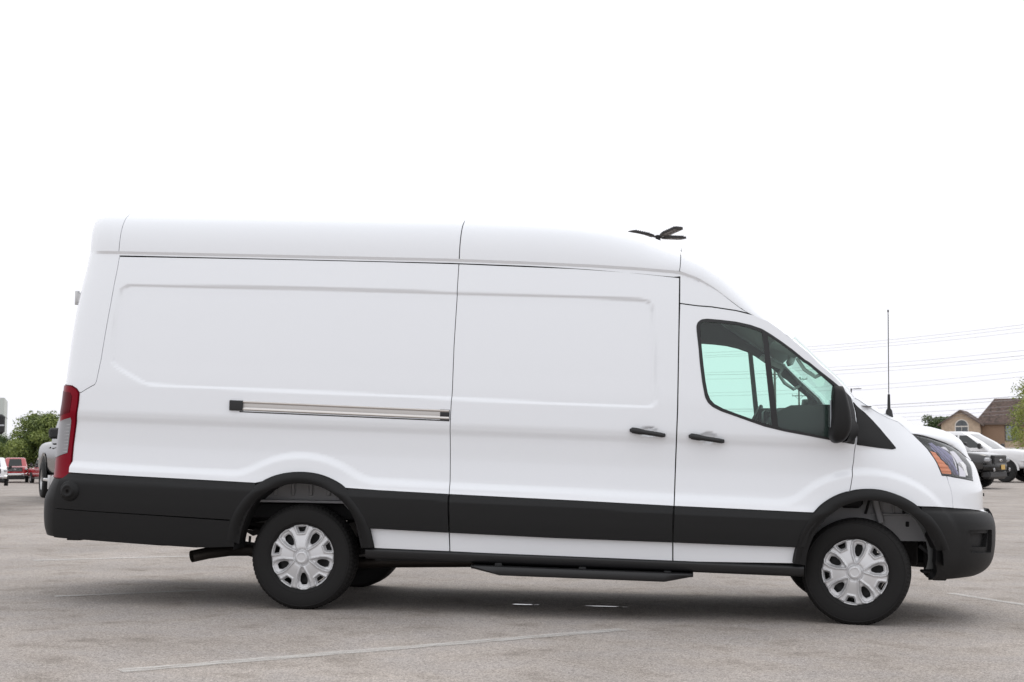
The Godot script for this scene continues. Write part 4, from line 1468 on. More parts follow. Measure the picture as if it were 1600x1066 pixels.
func make_pickup(label: String, group: String, at: Vector3, heading: Vector2, o: Dictionary) -> Node3D:
	var d := heading.normalized()
	var t := thing("parked_pickup", label, "pickup truck", Transform3D(Basis(Vector3(d.x, 0, d.y), Vector3.UP, Vector3(-d.y, 0, d.x)), at), group)
	var paint: Material = o.paint
	var lower: Material = o.get("lower", o.paint)
	var blk := mat(lin(.012, .012, .013), .45)
	var chr := mat(lin(.72, .72, .72), .15, 1.0)
	var bump: Material = o.get("bumper", chr)
	var grille: Material = o.get("grille", blk)
	var gls := mat(lin(.014, .018, .018), .05)
	gls.metallic_specular = .4
	if o.get("bright_glass", false):
		gls.clearcoat_enabled = true
		gls.clearcoat = 1.0
		gls.clearcoat_roughness = .03
	var lamp := mat(lin(.42, .43, .45), .15, .5, .6)
	var rubber := mat(lin(.012, .012, .012), .8)
	var rimm: Material = o.get("rim", mat(lin(.45, .45, .46), .35, .8))
	var L: float = o.get("length", 5.9) * .5
	var W: float = o.get("width", 2.03) * .5
	var H: float = o.get("height", 1.96)
	var hood_y: float = o.get("hood", 1.27)
	var fx: float = L - .95
	var rx: float = -L + 1.25
	# lower body lofted along x
	var b := Build.new()
	var rows := []
	var stations := [[-L, .62, 1.12, W * .93], [-L + .06, .50, 1.22, W * .97], [-L + .4, .48, 1.24, W], [-.9, .45, 1.25, W], [.6, .45, 1.24, W], [1.35, .45, hood_y - .02, W], [1.6, .45, hood_y + .01, W], [L - .7, .5, hood_y, W * .99], [L - .35, .52, hood_y - .04, W * .95], [L - .20, .54, hood_y - .07, W * .90], [L - .10, .56, hood_y - .12, W * .82], [L - .04, .62, hood_y - .22, W * .70]]
	for s in stations:
		var row := []
		for k in 24:
			var a := TAU * (k + .5) / 24
			var cy: float = (s[1] + s[2]) * .5
			var hy: float = (s[2] - s[1]) * .5
			row.append(Vector3(s[0], cy + hy * signf(sin(a)) * pow(absf(sin(a)), .42), s[3] * signf(cos(a)) * pow(absf(cos(a)), .26)))
		rows.append(row)
	b.grid(rows, true, true, true)
	b.face(rows[0], Vector3.LEFT)
	b.face(rows[-1], Vector3.RIGHT)
	part("body", b, paint, t)
	var c := Build.new()
	var lev := [[1.18, -.95, 1.42, W * .965], [1.30, -.93, 1.33, W * .955], [1.55, -.86, .98, W * .885], [H - .16, -.76, .52, W * .80], [H - .05, -.68, .36, W * .755], [H - .01, -.5, .15, W * .65]]
	if o.get("suv", false):
		for q in lev:
			q[1] = -L + .35 + (q[0] - 1.18) * .25
	rows = []
	for s in lev:
		rows.append(rounded_ring((s[2] - s[1]) * .5, s[3], .14, s[0], (s[1] + s[2]) * .5))
	c.grid(rows, true, true, false)
	c.face(rows[-1], Vector3.UP)
	part("cab", c, paint, t)
	var edge := func(y: float, j: int) -> float:
		for k in range(1, lev.size()):
			if y <= lev[k][0]:
				return lerpf(lev[k - 1][j], lev[k][j], (y - lev[k - 1][0]) / (lev[k][0] - lev[k - 1][0]))
		return lev[-1][j]
	# windscreen and side windows sit a few millimetres proud of the cab
	var ws := Build.new()
	rows = []
	for y in [1.29, 1.40, 1.55, 1.66, H - .17, H - .12]:
		var row := []
		for k in 9:
			var s := lerpf(-1, 1, k / 8.0)
			row.append(Vector3(edge.call(y, 2) + .012 - .10 * pow(absf(s), 5.0), y, s * (edge.call(y, 3) - .055)))
		rows.append(row)
	ws.grid(rows, false, true, true)
	part("windscreen", ws, gls, t)
	for s in [-1.0, 1.0]:
		for q in [[-.70, .10, .0, .0], [.18, 1.10, .0, .62]]:
			var sw := Build.new()
			rows = []
			for k in 6:
				var y := lerpf(1.31, H - .17, k / 5.0)
				rows.append([Vector3(q[0], y, s * (edge.call(y, 3) + .006)), Vector3(q[1] - q[3] * maxf(0, k - .5) / 4.5, y, s * (edge.call(y, 3) + .006))])
			sw.grid(rows, false, true, s < 0)
			part("side_window", sw, gls, t)
		for x in [fx, rx]:
			var arch := Build.new()
			var ring := []
			for k in 17:
				var a := PI * k / 16.0
				ring.append([Vector3(x + cos(a) * .48, .46 + sin(a) * .46, s * (W + .004)), Vector3(x + cos(a) * .56, .46 + sin(a) * .53, s * (W + .012))])
			arch.grid(ring)
			part("wheel_arch", arch, o.get("arch", paint), t)
			var well := Build.new()
			var pg := [Vector3(x - .48, .40, s * (W + .002))]
			for k in 17:
				var a := PI - PI * k / 16.0
				pg.append(Vector3(x + cos(a) * .48, .46 + sin(a) * .46, s * (W + .002)))
			pg.append(Vector3(x + .48, .40, s * (W + .002)))
			well.face(pg, Vector3(0, 0, s))
			part("wheel_well", well, rubber, t)
			var wh := Build.new()
			wh.lathe([Vector2(.22, -.13), Vector2(.33, -.14), Vector2(.39, -.11), Vector2(.40, 0), Vector2(.39, .10), Vector2(.36, .135), Vector2(.25, .14), Vector2(.235, .12)], 28)
			var wm := part("wheel", wh, rubber, t)
			wm.transform = Transform3D(Basis.IDENTITY if s > 0 else Basis(Vector3.UP, PI), Vector3(x, .40, s * (W - .085)))
			var rm := Build.new()
			rm.lathe([Vector2(.24, .125), Vector2(.215, .10), Vector2(.205, .03), Vector2(0, .03)], 28)
			for k in 6:
				rm.box(Vector3(cos(TAU * k / 6) * .12, sin(TAU * k / 6) * .12, .09), Vector3(.20, .055, .03), .01, Basis(Vector3(0, 0, 1), TAU * k / 6))
			rm.lathe([Vector2(.06, .09), Vector2(.05, .115), Vector2(0, .12)], 14)
			part("rim", rm, rimm, wm)
		# mirror
		var big: bool = o.get("tow_mirrors", false)
		var mi := Build.new()
		mi.box(Vector3(1.10, 1.37 if not big else 1.45, s * (W + (.16 if not big else .24))), Vector3(.12, .22 if not big else .34, .22 if not big else .20), .045)
		mi.box(Vector3(1.10, 1.33, s * (W + .02)), Vector3(.08, .06, .26), .02)
		var mo := part("mirror", mi, o.get("mirror", blk), t)
		if big:
			var sg := Build.new()
			sg.box(Vector3(1.168, 1.43, s * (W + .27)), Vector3(.012, .03, .13), .004)
			part("mirror_lamp", sg, lamp, mo)
		# headlamps
		var hl := Build.new()
		hl.box(Vector3(L - .16, hood_y - .25, s * (W * .77)), Vector3(.20, .15, .40), .05, Basis(Vector3.UP, s * .5))
		part("headlight", hl, lamp, t)
		var hi := Build.new()
		hi.box(Vector3(L - .075, hood_y - .25, s * (W * .75)), Vector3(.03, .07, .13), .008, Basis(Vector3.UP, s * .5))
		part("lamp_housing", hi, blk, t)
		var fg := Build.new()
		fg.lathe([Vector2(.06, 0), Vector2(.05, .02), Vector2(0, .025)], 14, Basis(Vector3.UP, PI / 2), Vector3(L + .05, .60, s * W * .68))
		part("fog_lamp", fg, lamp, t)
		var st := Build.new()
		st.box(Vector3(.15, .42, s * (W + .02)), Vector3(2.3, .07, .16), .02)
		part("side_step", st, o.get("step", blk), t)
		for x in [.25, -.62]:
			var dh := Build.new()
			dh.box(Vector3(x, 1.09, s * (W + .02)), Vector3(.2, .035, .03), .01)
			part("door_handle", dh, o.get("handle", paint), t)
	var gr := Build.new()
	gr.box(Vector3(L - .06, hood_y - .27, 0), Vector3(.14, .34, W * 1.12), .03)
	var gp := part("grille", gr, blk, t)
	for k in 3:
		var bar := Build.new()
		bar.box(Vector3(L + .012, hood_y - .38 + k * .11, 0), Vector3(.02, .035, W * 1.06), .008)
		part("grille_bar", bar, grille, gp)
	var badge := Build.new()
	badge.lathe([Vector2(.10, 0), Vector2(.09, .015), Vector2(0, .02)], 20, Basis(Vector3.UP, PI / 2).scaled_local(Vector3(1.0, .45, 1)), Vector3(L + .022, hood_y - .27, 0))
	part("badge", badge, chr, gp)
	var bu := Build.new()
	rows = []
	for k in 11:
		var s := lerpf(-1, 1, k / 10.0)
		var x := L + .06 - .26 * pow(absf(s), 2.6)
		rows.append([Vector3(x - .2, .82, s * W * .97), Vector3(x, .80, s * W * .97), Vector3(x + .02, .70, s * W * .97), Vector3(x, .58, s * W * .97), Vector3(x - .2, .55, s * W * .97)])
	bu.grid(rows)
	part("front_bumper", bu, bump, t)
	var va := Build.new()
	va.box(Vector3(L - .20, .45, 0), Vector3(.30, .30, W * 1.62), .09)
	part("valance", va, blk, t)
	if o.has("plate"):
		var pl := Build.new()
		pl.box(Vector3(L + .09, .68, 0), Vector3(.012, .15, .31), .004)
		part("number_plate", pl, o.plate, t)
	return t

# ------------------------------------------------------------------ plants
func make_tree(called: String, label: String, at: Vector3, height: float, spread: float, o: Dictionary) -> Node3D:
	var t := thing(called, label, o.get("category", "tree"), Transform3D(Basis.IDENTITY, at), o.get("group", ""))
	var rng := RandomNumberGenerator.new()
	rng.seed = o.get("seed", 1)
	var bark := mat(o.get("bark", lin(.10, .085, .07)), .9)
	var tr := Build.new()
	var base: float = o.get("clear", .25) * height
	var trunk := []
	var lean := Vector3(rng.randf_range(-.1, .1), 0, rng.randf_range(-.1, .1)) * height * .3
	for k in 6:
		trunk.append(lean * pow(k / 5.0, 2) + Vector3(0, height * .75 * k / 5.0, 0))
	tr.tube(trunk, [height * .03, height * .026, height * .022, height * .016, height * .01, height * .004], 8)
	var clumps := []
	var nb: int = o.get("limbs", 14)
	for k in nb:
		var f := (k + .5) / nb
		var y := lerpf(base, height * .72, f)
		var a := k * 2.4 + rng.randf_range(-.4, .4)
		var reach := spread * (1.0 - pow(absf(f - .35) * 1.25, 2.0)) * rng.randf_range(.6, 1.0)
		var p0 := lean * pow(y / (height * .75), 2) + Vector3(0, y, 0)
		var p1 := p0 + Vector3(cos(a) * reach, height * rng.randf_range(.03, .18), sin(a) * reach)
		tr.tube([p0, p0.lerp(p1, .5) + Vector3(0, height * .03, 0), p1], [height * .011, height * .007, height * .002], 5)
		for j in o.get("clumps", 4):
			clumps.append(p0.lerp(p1, rng.randf_range(.35, 1.08)) + Vector3(rng.randf_range(-1, 1), rng.randf_range(-.4, .9), rng.randf_range(-1, 1)) * spread * .22)
	for j in 6:
		clumps.append(lean + Vector3(rng.randf_range(-.4, .4) * spread, height * rng.randf_range(.72, .93), rng.randf_range(-.4, .4) * spread))
	part("trunk", tr, bark, t)
	var tones: Array = o.tones
	var leaf: float = o.get("leaf", .16)
	var bs := []
	for q in tones:
		bs.append(Build.new())
	var hang: float = o.get("hang", 0.0)
	for q in clumps:
		var which := rng.randi() % tones.size()
		var r: float = spread * rng.randf_range(.16, .34)
		for k in int(o.get("leaves", 150)):
			var v := Vector3(rng.randfn(), rng.randfn(), rng.randfn()).normalized() * pow(rng.randf(), .4) * r
			v.y *= .75
			if hang > 0.0:
				v.y -= rng.randf() * hang * r * 2.0
			var p: Vector3 = q + v
			if p.y < height * .04:
				continue
			var nn := (v.normalized() * .7 + Vector3(rng.randfn(), rng.randfn() + .6, rng.randfn()) * .6).normalized()
			var u := nn.cross(Vector3(rng.randfn(), rng.randfn(), rng.randfn())).normalized() * leaf * rng.randf_range(.5, 1.0)
			var w := nn.cross(u) * rng.randf_range(.45, .8)
			var bb: Build = bs[which if rng.randf() < .8 else rng.randi() % tones.size()]
			var i0 := bb.put(p - u, nn)
			bb.put(p - w, nn)
			bb.put(p + u, nn)
			bb.put(p + w, nn)
			bb.tri(i0, i0 + 1, i0 + 2)
			bb.tri(i0, i0 + 2, i0 + 3)
	var cr: MeshInstance3D = null
	for k in tones.size():
		var m := mat(tones[k], .6)
		m.backlight_enabled = true
		m.backlight = Color(.35, .4, .2)
		if cr == null:
			cr = part("crown", bs[k], m, t)
		else:
			part("foliage", bs[k], m, cr)
	return t

func make_lamp(at: Vector3, h: float, heads: Array, label: String) -> void:
	var t := thing("street_lamp", label, "street lamp", Transform3D(Basis.IDENTITY, at), "lot lamps")
	var m := mat(lin(.028, .026, .027), .5, .3)
	var b := Build.new()
	b.tube([Vector3(0, .5, 0), Vector3(0, h * .6, 0), Vector3(0, h - .02, 0)], [.09, .075, .06], 14)
	part("pole", b, m, t)
	var f := Build.new()
	f.lathe([Vector2(0, .0), Vector2(.27, .0), Vector2(.25, .75), Vector2(0, .78)], 20, Basis(Vector3.RIGHT, -PI / 2))
	part("footing", f, mat(lin(.35, .34, .32), .9), t)
	var k := Build.new()
	k.tube([Vector3(0, h - .12, 0), Vector3(0, h + .06, 0)], .075, 12)
	part("hub", k, m, t)
	var led := mat(lin(.16, .155, .16), .3)
	for q in heads:
		var hd := Node3D.new()
		hd.name = "lamp_head"
		t.add_child(hd, true)
		hd.transform = Transform3D(Basis(Vector3.UP, q[0]) * Basis(Vector3(0, 0, 1), q[1]), Vector3(0, h, 0))
		var a := Build.new()
		a.box(Vector3(.13, 0, 0), Vector3(.18, .05, .07), .01)
		a.prism(poly([.20, -.10, .36, -.165, .92, -.165, .97, -.12, .97, .12, .92, .165, .36, .165, .20, .10]), -.03, .03, Transform3D(Basis(Vector3.RIGHT, PI / 2), Vector3.ZERO))
		part("casing", a, m, hd)
		for i in 4:
			for j in 2:
				var l := Build.new()
				l.box(Vector3(.43 + i * .13, -.033, -.075 + j * .15), Vector3(.10, .008, .12), .002)
				part("light_module", l, led, hd)
		var fin := Build.new()
		for i in 7:
			fin.box(Vector3(.40 + i * .075, .045, 0), Vector3(.012, .03, .28))
		part("cooling_fin", fin, m, hd)

func make_utility_pole(at: Vector3, h: float, arms: Array, turn: float, label: String) -> void:
	var t := thing("utility_pole", label, "utility pole", Transform3D(Basis(Vector3.UP, turn), at), "utility poles seen through the cab")
	var wood := mat(lin(.09, .075, .065), .9)
	var b := Build.new()
	b.tube([Vector3.ZERO, Vector3(0, h * .5, 0), Vector3(0, h, 0)], [.20, .17, .13], 10)
	part("pole", b, wood, t)
	for y in arms:
		var a := Build.new()
		a.box(Vector3(0, y, .16), Vector3(2.5, .14, .11), .01)
		a.tube([Vector3(-.8, y, .16), Vector3(0, y - .7, .14)], .03, 6)
		a.tube([Vector3(.8, y, .16), Vector3(0, y - .7, .14)], .03, 6)
		part("crossarm", a, wood, t)
		for x in [-1.15, -.4, .4, 1.15]:
			var i := Build.new()
			i.lathe([Vector2(.02, 0), Vector2(.06, .1), Vector2(.03, .14), Vector2(.06, .2), Vector2(0, .26)], 8, Basis(Vector3.RIGHT, -PI / 2), Vector3(x, y + .07, .16))
			part("insulator", i, mat(lin(.3, .3, .32), .3), t)

func make_house() -> void:
	# tan stucco house: gabled wing in front, hipped main roof behind; x along the street, z towards the lot
	var at := Vector3(37.7, 1.7, -175.0)
	var t := thing("house", "tan stucco house with brown shingle roof and arched gable window", "house", Transform3D(Basis(Vector3.UP, -.30), at))
	var stucco := mat(lin(.60, .47, .35), .9)
	stucco.albedo_texture = noise_tex(.02, Color(.86, .86, .86), Color.WHITE, 256, 8)
	stucco.uv1_triplanar = true
	stucco.uv1_scale = Vector3(.4, .4, .4)
	var roofm := mat(lin(.165, .125, .11), .9)
	var img := Image.create(256, 256, false, Image.FORMAT_RGB8)
	var rng := RandomNumberGenerator.new()
	rng.seed = 12
	for r in 16:
		for c in 16:
			var v := rng.randf_range(.62, 1.0)
			img.fill_rect(Rect2i(c * 16 + (r % 2) * 8, r * 16, 16, 16), Color(v, v * rng.randf_range(.92, 1.0), v * .94))
			img.fill_rect(Rect2i(c * 16, r * 16 + 14, 16, 2), Color(.5, .46, .44))
	roofm.albedo_texture = ImageTexture.create_from_image(img)
	roofm.uv1_triplanar = true
	roofm.uv1_scale = Vector3(.3, .3, .3)
	var brick := mat(lin(.46, .33, .24), .9)
	brick.albedo_texture = noise_tex(.09, Color(.6, .55, .5), Color.WHITE, 256, 21)
	brick.uv1_triplanar = true
	brick.uv1_scale = Vector3(.5, .8, .5)
	var trim := mat(lin(.13, .10, .085), .7)
	var frame := mat(lin(.72, .68, .62), .6)
	var glass := mat(lin(.05, .06, .065), .06, 0.0, 1.0)
	var g := Build.new()
	g.prism(poly([-2.25, 0, 2.45, 0, 2.45, 3.02, .1, 4.62, -2.25, 3.02]), -6.0, 0.0)
	part("gable_wall", g, stucco, t)
	var gr := Build.new()
	for s in [-1.0, 1.0]:
		var e0 := Vector3(.1, 4.80, .45)
		var e1 := Vector3(.1 + s * 2.75, 2.93, .45)
		var back := Vector3(0, 0, -8.2)
		gr.face([e0, e1, e1 + back, e0 + back], Vector3(s, 1, 0))
		gr.face([e0 - Vector3(0, .18, 0), e1 - Vector3(0, .18, 0), e1 + back - Vector3(0, .18, 0), e0 + back - Vector3(0, .18, 0)], Vector3(-s, -1, 0))
	var gp := part("gable_roof", gr, roofm, t)
	var fb := Build.new()
	for s in [-1.0, 1.0]:
		fb.face([Vector3(.1, 4.80, .455), Vector3(.1 + s * 2.75, 2.93, .455), Vector3(.1 + s * 2.75, 2.72, .455), Vector3(.1, 4.58, .455)], Vector3(0, 0, 1))
		fb.face([Vector3(.1 + s * 2.755, 2.93, .455), Vector3(.1 + s * 2.755, 2.72, .455), Vector3(.1 + s * 2.755, 2.72, -7.7), Vector3(.1 + s * 2.755, 2.93, -7.7)], Vector3(s, 0, 0))
	part("bargeboard", fb, trim, gp)
	# arched window
	var aw := PackedVector2Array()
	for k in 17:
		aw.append(Vector2(.25 + cos(PI * k / 16) * .78, 2.72 + sin(PI * k / 16) * .80))
	aw.append_array(PackedVector2Array([Vector2(-.53, 1.3), Vector2(1.03, 1.3)]))
	var wn := Build.new()
	wn.prism(inset(aw, -.07), .0, .05)
	var wp := part("window", wn, frame, t)
	for q in [[-.47, .22, 1.36, 2.62], [.28, .97, 1.36, 2.62]]:
		var pn := Build.new()
		pn.prism(poly([q[0], q[2], q[1], q[2], q[1], q[3], q[0], q[3]]), .052, .06)
		part("pane", pn, glass, wp)
	var arc := Build.new()
	var ap := PackedVector2Array()
	for k in 13:
		ap.append(Vector2(.25 + cos(PI * k / 12) * .72, 2.76 + sin(PI * k / 12) * .72))
	arc.prism(ap, .052, .06)
	part("pane", arc, glass, wp)
	# main block
	var mw := Build.new()
	mw.box(Vector3(11.5, 1.6, -6.2), Vector3(18.0, 3.2, 9.0))
	part("wall", mw, stucco, t)
	var bw := Build.new()
	bw.box(Vector3(3.85, 1.5, -1.65), Vector3(2.7, 3.0, .12))
	bw.box(Vector3(8.8, 1.5, -1.65), Vector3(3.6, 3.0, .12))
	part("brick_facing", bw, brick, t)
	var mr := Build.new()
	var y0 := 3.12
	var y1 := 6.35
	var c0 := Vector3(1.6, y0, -1.2)
	var c1 := Vector3(21.2, y0, -1.2)
	var c2 := Vector3(21.2, y0, -11.3)
	var c3 := Vector3(1.6, y0, -11.3)
	var r0 := Vector3(3.7, y1, -6.2)
	var r1 := Vector3(17.0, y1 + .1, -6.2)
	mr.face([c0, c1, r1, r0], Vector3(0, 1, 1))
	mr.face([c1, c2, r1], Vector3(1, 1, 0))
	mr.face([c2, c3, r0, r1], Vector3(0, 1, -1))
	mr.face([c3, c0, r0], Vector3(-1, 1, 0))
	mr.face([c0 - Vector3(0, .15, 0), c1 - Vector3(0, .15, 0), c2 - Vector3(0, .15, 0), c3 - Vector3(0, .15, 0)], Vector3.DOWN)
	var rp := part("roof", mr, roofm, t)
	var fa := Build.new()
	fa.box(Vector3(11.4, y0 - .1, -1.18), Vector3(19.6, .22, .05))
	fa.box(Vector3(1.58, y0 - .1, -6.25), Vector3(.05, .22, 10.1))
	part("fascia", fa, trim, rp)
	var w2 := Build.new()
	w2.box(Vector3(6.1, 1.85, -1.66), Vector3(1.7, 2.0, .10), .02)
	var w2p := part("window", w2, trim, t)
	for x in [5.72, 6.48]:
		var pn := Build.new()
		pn.box(Vector3(x, 1.85, -1.60), Vector3(.66, 1.84, .04))
		part("pane", pn, glass if x > 6 else mat(lin(.20, .25, .24), .1, 0, 1), w2p)

func make_wire(a: Vector3, b: Vector3, sag: float, r: float, m: Material, which: String) -> void:
	var pts := []
	for k in 25:
		var f := k / 24.0
		pts.append(a.lerp(b, f) - Vector3(0, sag * 4.0 * f * (1 - f), 0))
	var w := Build.new()
	w.tube(pts, r, 5)
	var o := part("power_line", w, m, self)
	tag(o, which + " of the thirteen overhead lines right of the windscreen", "power line", "overhead power lines")

func _ready() -> void:
	# camera, sky, sun, exposure
	var cam := Camera3D.new()
	cam.name = "camera"
	add_child(cam)
	cam.position = Vector3(2.6138, 1.0812, 10.6819)
	cam.basis = Basis(Vector3.UP, deg_to_rad(6.6926)) * Basis(Vector3.RIGHT, deg_to_rad(4.4779))
	cam.fov = 26.882
	cam.near = .1
	cam.far = 2000.0
	var lens := CameraAttributesPhysical.new()
	lens.frustum_focal_length = 50.21
	lens.frustum_focus_distance = 9.9
	lens.frustum_near = .1
	lens.frustum_far = 2000.0
	lens.exposure_aperture = 8.0
	cam.attributes = lens
	cam.current = true
	var env := Environment.new()
	var sky := Sky.new()
	var sm := ProceduralSkyMaterial.new()
	sm.sky_top_color = Color(.908, .912, .925)
	sm.sky_horizon_color = Color(.833, .833, .856)
	sm.sky_energy_multiplier = 1.14
	sm.sky_curve = .16
	sm.ground_bottom_color = Color(.35, .34, .33)
	sm.ground_horizon_color = Color(.55, .54, .53)
	sm.sun_angle_max = 1.0
	sky.sky_material = sm
	env.background_mode = Environment.BG_SKY
	env.sky = sky
	env.tonemap_mode = Environment.TONE_MAPPER_LINEAR
	env.tonemap_exposure = 1.10
	env.sdfgi_enabled = true
	env.ssao_enabled = true
	env.ssil_enabled = true
	var we := WorldEnvironment.new()
	we.name = "world_environment"
	we.environment = env
	add_child(we)
	var sun := DirectionalLight3D.new()
	sun.name = "sun"
	sun.light_energy = .15
	sun.light_color = Color(1.0, .97, .93)
	sun.light_angular_distance = 22.0
	sun.shadow_enabled = true
	sun.sky_mode = DirectionalLight3D.SKY_MODE_LIGHT_ONLY
	add_child(sun)
	sun.look_at_from_position(Vector3(6, 16, -9), Vector3.ZERO)

	make_ground()
	var strong := worn_paint(.85, 3)
	var faint := worn_paint(.9, 4)
	var n := 0
	for q in [[-.15, 3.79, 2.25, 1.55, .14, 1, "faded white parking line nearest the camera, in front of the van"], [-1.95, .56, -1.05, -.15, .09, 0, "faint white line on the asphalt just behind the rear wheel"], [-3.55, -2.48, -1.9, -3.75, .09, 0, "faint white line beyond the van's rear bumper"], [4.80, -1.45, 5.9, .75, .09, 1, "white line beside the van's front bumper"], [7.2, -11.6, 8.9, -9.6, .10, 1, "short white line far behind the front bumper"]]:
		var o := paint_line(Vector2(q[0], q[1]), Vector2(q[2], q[3]), q[4], [faint, strong][q[5]], n)
		tag(o, q[6], "", "", "structure")
		n += 1

	make_puddle(Vector2(1.47, .255), Vector2(.075, .03), 3, "small puddle mirroring the sky under the step board")
	make_puddle(Vector2(2.05, .228), Vector2(.11, .018), 5, "longer thin puddle under the sliding door beside the small one")

	make_house()
	var wall := Build.new()
	wall.box(Vector3(-8.0, 4.1, -6), Vector3(16.0, 8.2, 12.0))
	var bt := thing("building", "pale flat sided building at the left edge behind the trucks", "building", Transform3D(Basis(Vector3.UP, .43), Vector3(-67.9, -1.35, -132.2)))
	part("wall", wall, mat(lin(.55, .58, .55), .7), bt)
	var cop := Build.new()
	cop.box(Vector3(-8.0, 6.3, -5.98), Vector3(16.06, .10, 12.1))
	part("band", cop, mat(lin(.42, .44, .42), .6), bt)

	make_van()

	# lamp standards behind the van
	make_lamp(on_ground(2.03, -31.16), 7.42, [[-2.53, .10], [-.84, .17], [.68, .05]], "dark lot lamp with three flat heads showing above the van roof")
	make_lamp(on_ground(19.36, -132.2), 6.08, [[0.0, 0.03]], "distant lot lamp whose head shows over the windscreen pillar")

	# vehicles behind the front of the van
	var rt := Vector2(.9932, -.1165)
	var tc := Vector2(.1165, .9932)
	make_pickup("white pickup with black mirrors parked before the tan house", "pickups parked across the lot", on_ground(13.71, -47.31), rt * .766 + tc * .643, {"paint": mat(lin(.78, .78, .79), .3, 0, 1.0), "bumper": mat(lin(.78, .78, .79), .3, 0, 1.0), "rim": mat(lin(.02, .02, .02), .4), "bright_glass": true})
	make_pickup("black pickup with amber plate parked before the white pickup", "pickups parked across the lot", on_ground(10.48, -37.77), rt * .766 + tc * .643, {"paint": mat(lin(.016, .015, .016), .22, 0, 1.0), "bumper": mat(lin(.012, .012, .012), .4), "plate": mat(lin(.62, .40, .10), .5), "height": 1.80, "length": 5.35, "width": 1.86, "hood": 1.16, "rim": mat(lin(.02, .02, .02), .4), "bright_glass": true})
	# vehicles behind the tail of the van
	var dark_paint := mat(lin(.02, .02, .022), .1)
	dark_paint.metallic_specular = .3
	var red_p := mat(lin(.36, .015, .022), .3, 0, 1.0)
	make_pickup("red pickup facing the camera between white and red trucks", "pickups parked across the lot", Vector3(-52.15, -1.37, -102.5), Vector2(.432, .902), {"paint": red_p, "height": 2.06, "hood": 1.38, "tow_mirrors": true, "grille": mat(lin(.3, .3, .3), .3, .9)})
	make_pickup("red pickup half hidden behind the black truck's flank", "pickups parked across the lot", Vector3(-47.6, -1.37, -99.0), Vector2(.62, .78), {"paint": red_p, "height": 2.06, "hood": 1.38, "tow_mirrors": true, "grille": mat(lin(.6, .6, .6), .3, .9)})
	make_pickup("white pickup cut by the left edge beside the red pickup", "pickups parked across the lot", Vector3(-45.65, -1.27, -85.6), Vector2(.44, .90), {"paint": mat(lin(.78, .78, .79), .3, 0, 1.0), "height": 2.02, "hood": 1.36, "grille": mat(lin(.05, .05, .05), .3)})
	make_pickup("glossy black truck flank mirroring parked cars beside the tail lamp", "pickups parked across the lot", on_ground(-9.37, -18.16), Vector2(.53, .848), {"paint": dark_paint, "step": mat(lin(.7, .7, .7), .2, 1.0), "rim": mat(lin(.5, .5, .5), .3, .9)})
	make_pickup("white truck outside the left edge with only its tow mirror showing", "pickups parked across the lot", on_ground(-10.53, -13.05), Vector2(.40, .92), {"paint": mat(lin(.78, .78, .79), .3, 0, 1.0), "height": 2.06, "hood": 1.38, "tow_mirrors": true})

	# trees
	make_tree("tree", "dark green leafy tree behind the red pickups at the left", Vector3(-59.0, -1.35, -122.0), 6.6, 3.7, {"seed": 4, "tones": [lin(.15, .19, .05), lin(.19, .23, .055), lin(.085, .12, .035)], "limbs": 22, "clumps": 6, "leaves": 260, "leaf": .14, "clear": .08})
	make_tree("tree", "lighter olive bushy tree right of the dark tree behind red pickups", Vector3(-54.0, -1.35, -119.0), 5.2, 3.2, {"seed": 9, "tones": [lin(.19, .21, .055), lin(.23, .24, .07), lin(.13, .145, .045)], "limbs": 22, "clumps": 6, "leaves": 260, "leaf": .12, "clear": .05})
	make_tree("tree", "dark low tree filling the gap left of the leafy tree", Vector3(-64.0, -1.35, -124.0), 4.2, 3.0, {"seed": 14, "tones": [lin(.04, .08, .022), lin(.06, .10, .03)], "limbs": 18, "clumps": 5, "leaves": 220, "leaf": .14, "clear": .05})
	make_tree("tree", "dark evergreen tree left of the tan house", Vector3(41.4, 1.2, -206.3), 5.3, 3.4, {"seed": 21, "tones": [lin(.035, .06, .025), lin(.05, .08, .03)], "limbs": 20, "clumps": 5, "leaves": 220, "leaf": .2, "clear": .05})
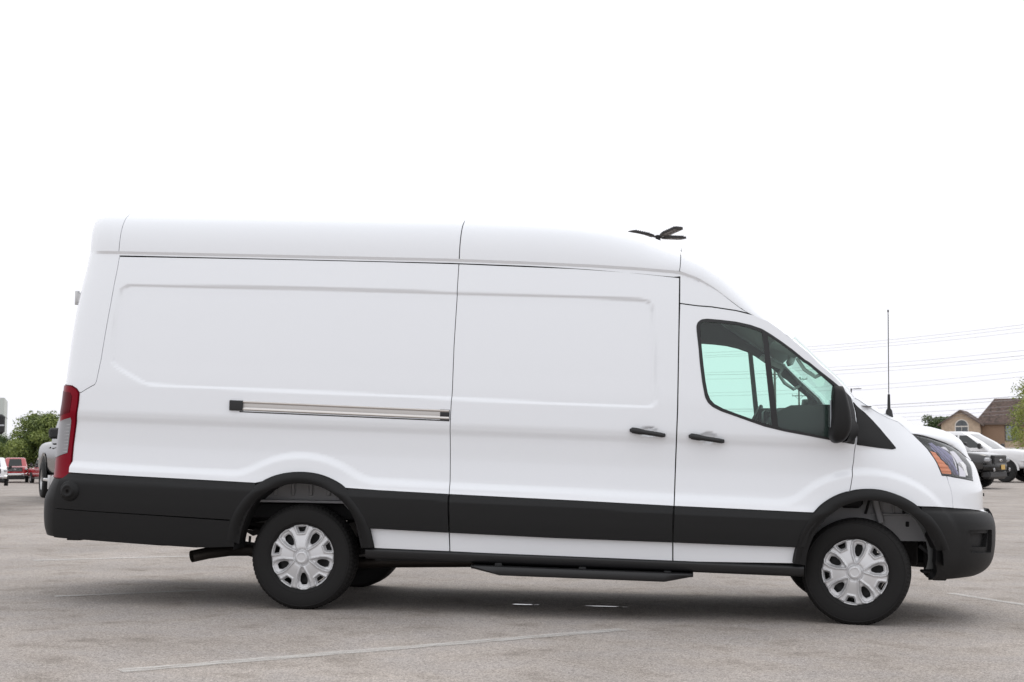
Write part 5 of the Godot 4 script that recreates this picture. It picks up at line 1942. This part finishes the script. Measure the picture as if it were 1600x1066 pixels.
	make_tree("tree", "airy spring tree with yellow green hanging leaves at the right edge", on_ground(27.3, -92.9), 7.1, 2.35, {"seed": 33, "tones": [lin(.22, .25, .05), lin(.27, .29, .08), lin(.16, .19, .04)], "limbs": 16, "clumps": 4, "leaves": 95, "leaf": .10, "clear": .2, "hang": .8, "bark": lin(.25, .22, .19)})

	# poles and overhead lines
	make_utility_pole(Vector3(15.88, 1.6, -191.75), 16.6, [10.4], .12, "utility pole nearer the screen pillar seen through the cab glass")
	make_utility_pole(Vector3(23.8, 1.7, -248.3), 12.6, [12.2, 9.5], .12, "utility pole with two crossarms seen through the windscreen")
	var wire := mat(lin(.34, .33, .34), .6)
	var lines := [[503.6, 541.0, .020], [508.5, 545.5, .018], [515.0, 549.0, .018], [544.0, 574.0, .018], [552.0, 578.5, .026], [557.0, 585.0, .016], [577.0, 606.0, .016], [585.0, 611.5, .018], [615.0, 634.0, .034], [620.5, 637.5, .026], [630.0, 648.0, .018], [636.5, 653.5, .018], [642.0, 658.5, .016]]
	var order := ["topmost", "second highest", "third highest", "fourth highest", "fifth highest", "sixth highest", "middle one", "sixth lowest", "dark fifth lowest", "fourth lowest", "third lowest", "second lowest", "lowest"]
	for q in lines:
		var f := func(px: float, py: float, dd: float) -> Vector3:
			# a point at a bearing and elevation from the kerb in front of the van, dd metres out
			var u := (px - 800.0) / 2230.2
			var v := (533.0 - py) / 2230.2
			var e := deg_to_rad(4.4779)
			var y := v * cos(e) + sin(e)
			var zf := cos(e) - v * sin(e)
			var a := deg_to_rad(6.6926)
			return Vector3(2.6138 + dd * (u * cos(a) - zf * sin(a)), 1.0812 + dd * y, 10.6819 + dd * (-u * sin(a) - zf * cos(a)))
		var far: Vector3 = f.call(1100.0, q[1] + (1210.0 - 1100.0) / 390.0 * (q[1] - q[0]), 215.0)
		var near: Vector3 = f.call(1700.0, q[0] - 100.0 / 390.0 * (q[1] - q[0]), 150.0)
		make_wire(near, far, .6, q[2] * .85, wire, order[lines.find(q)])
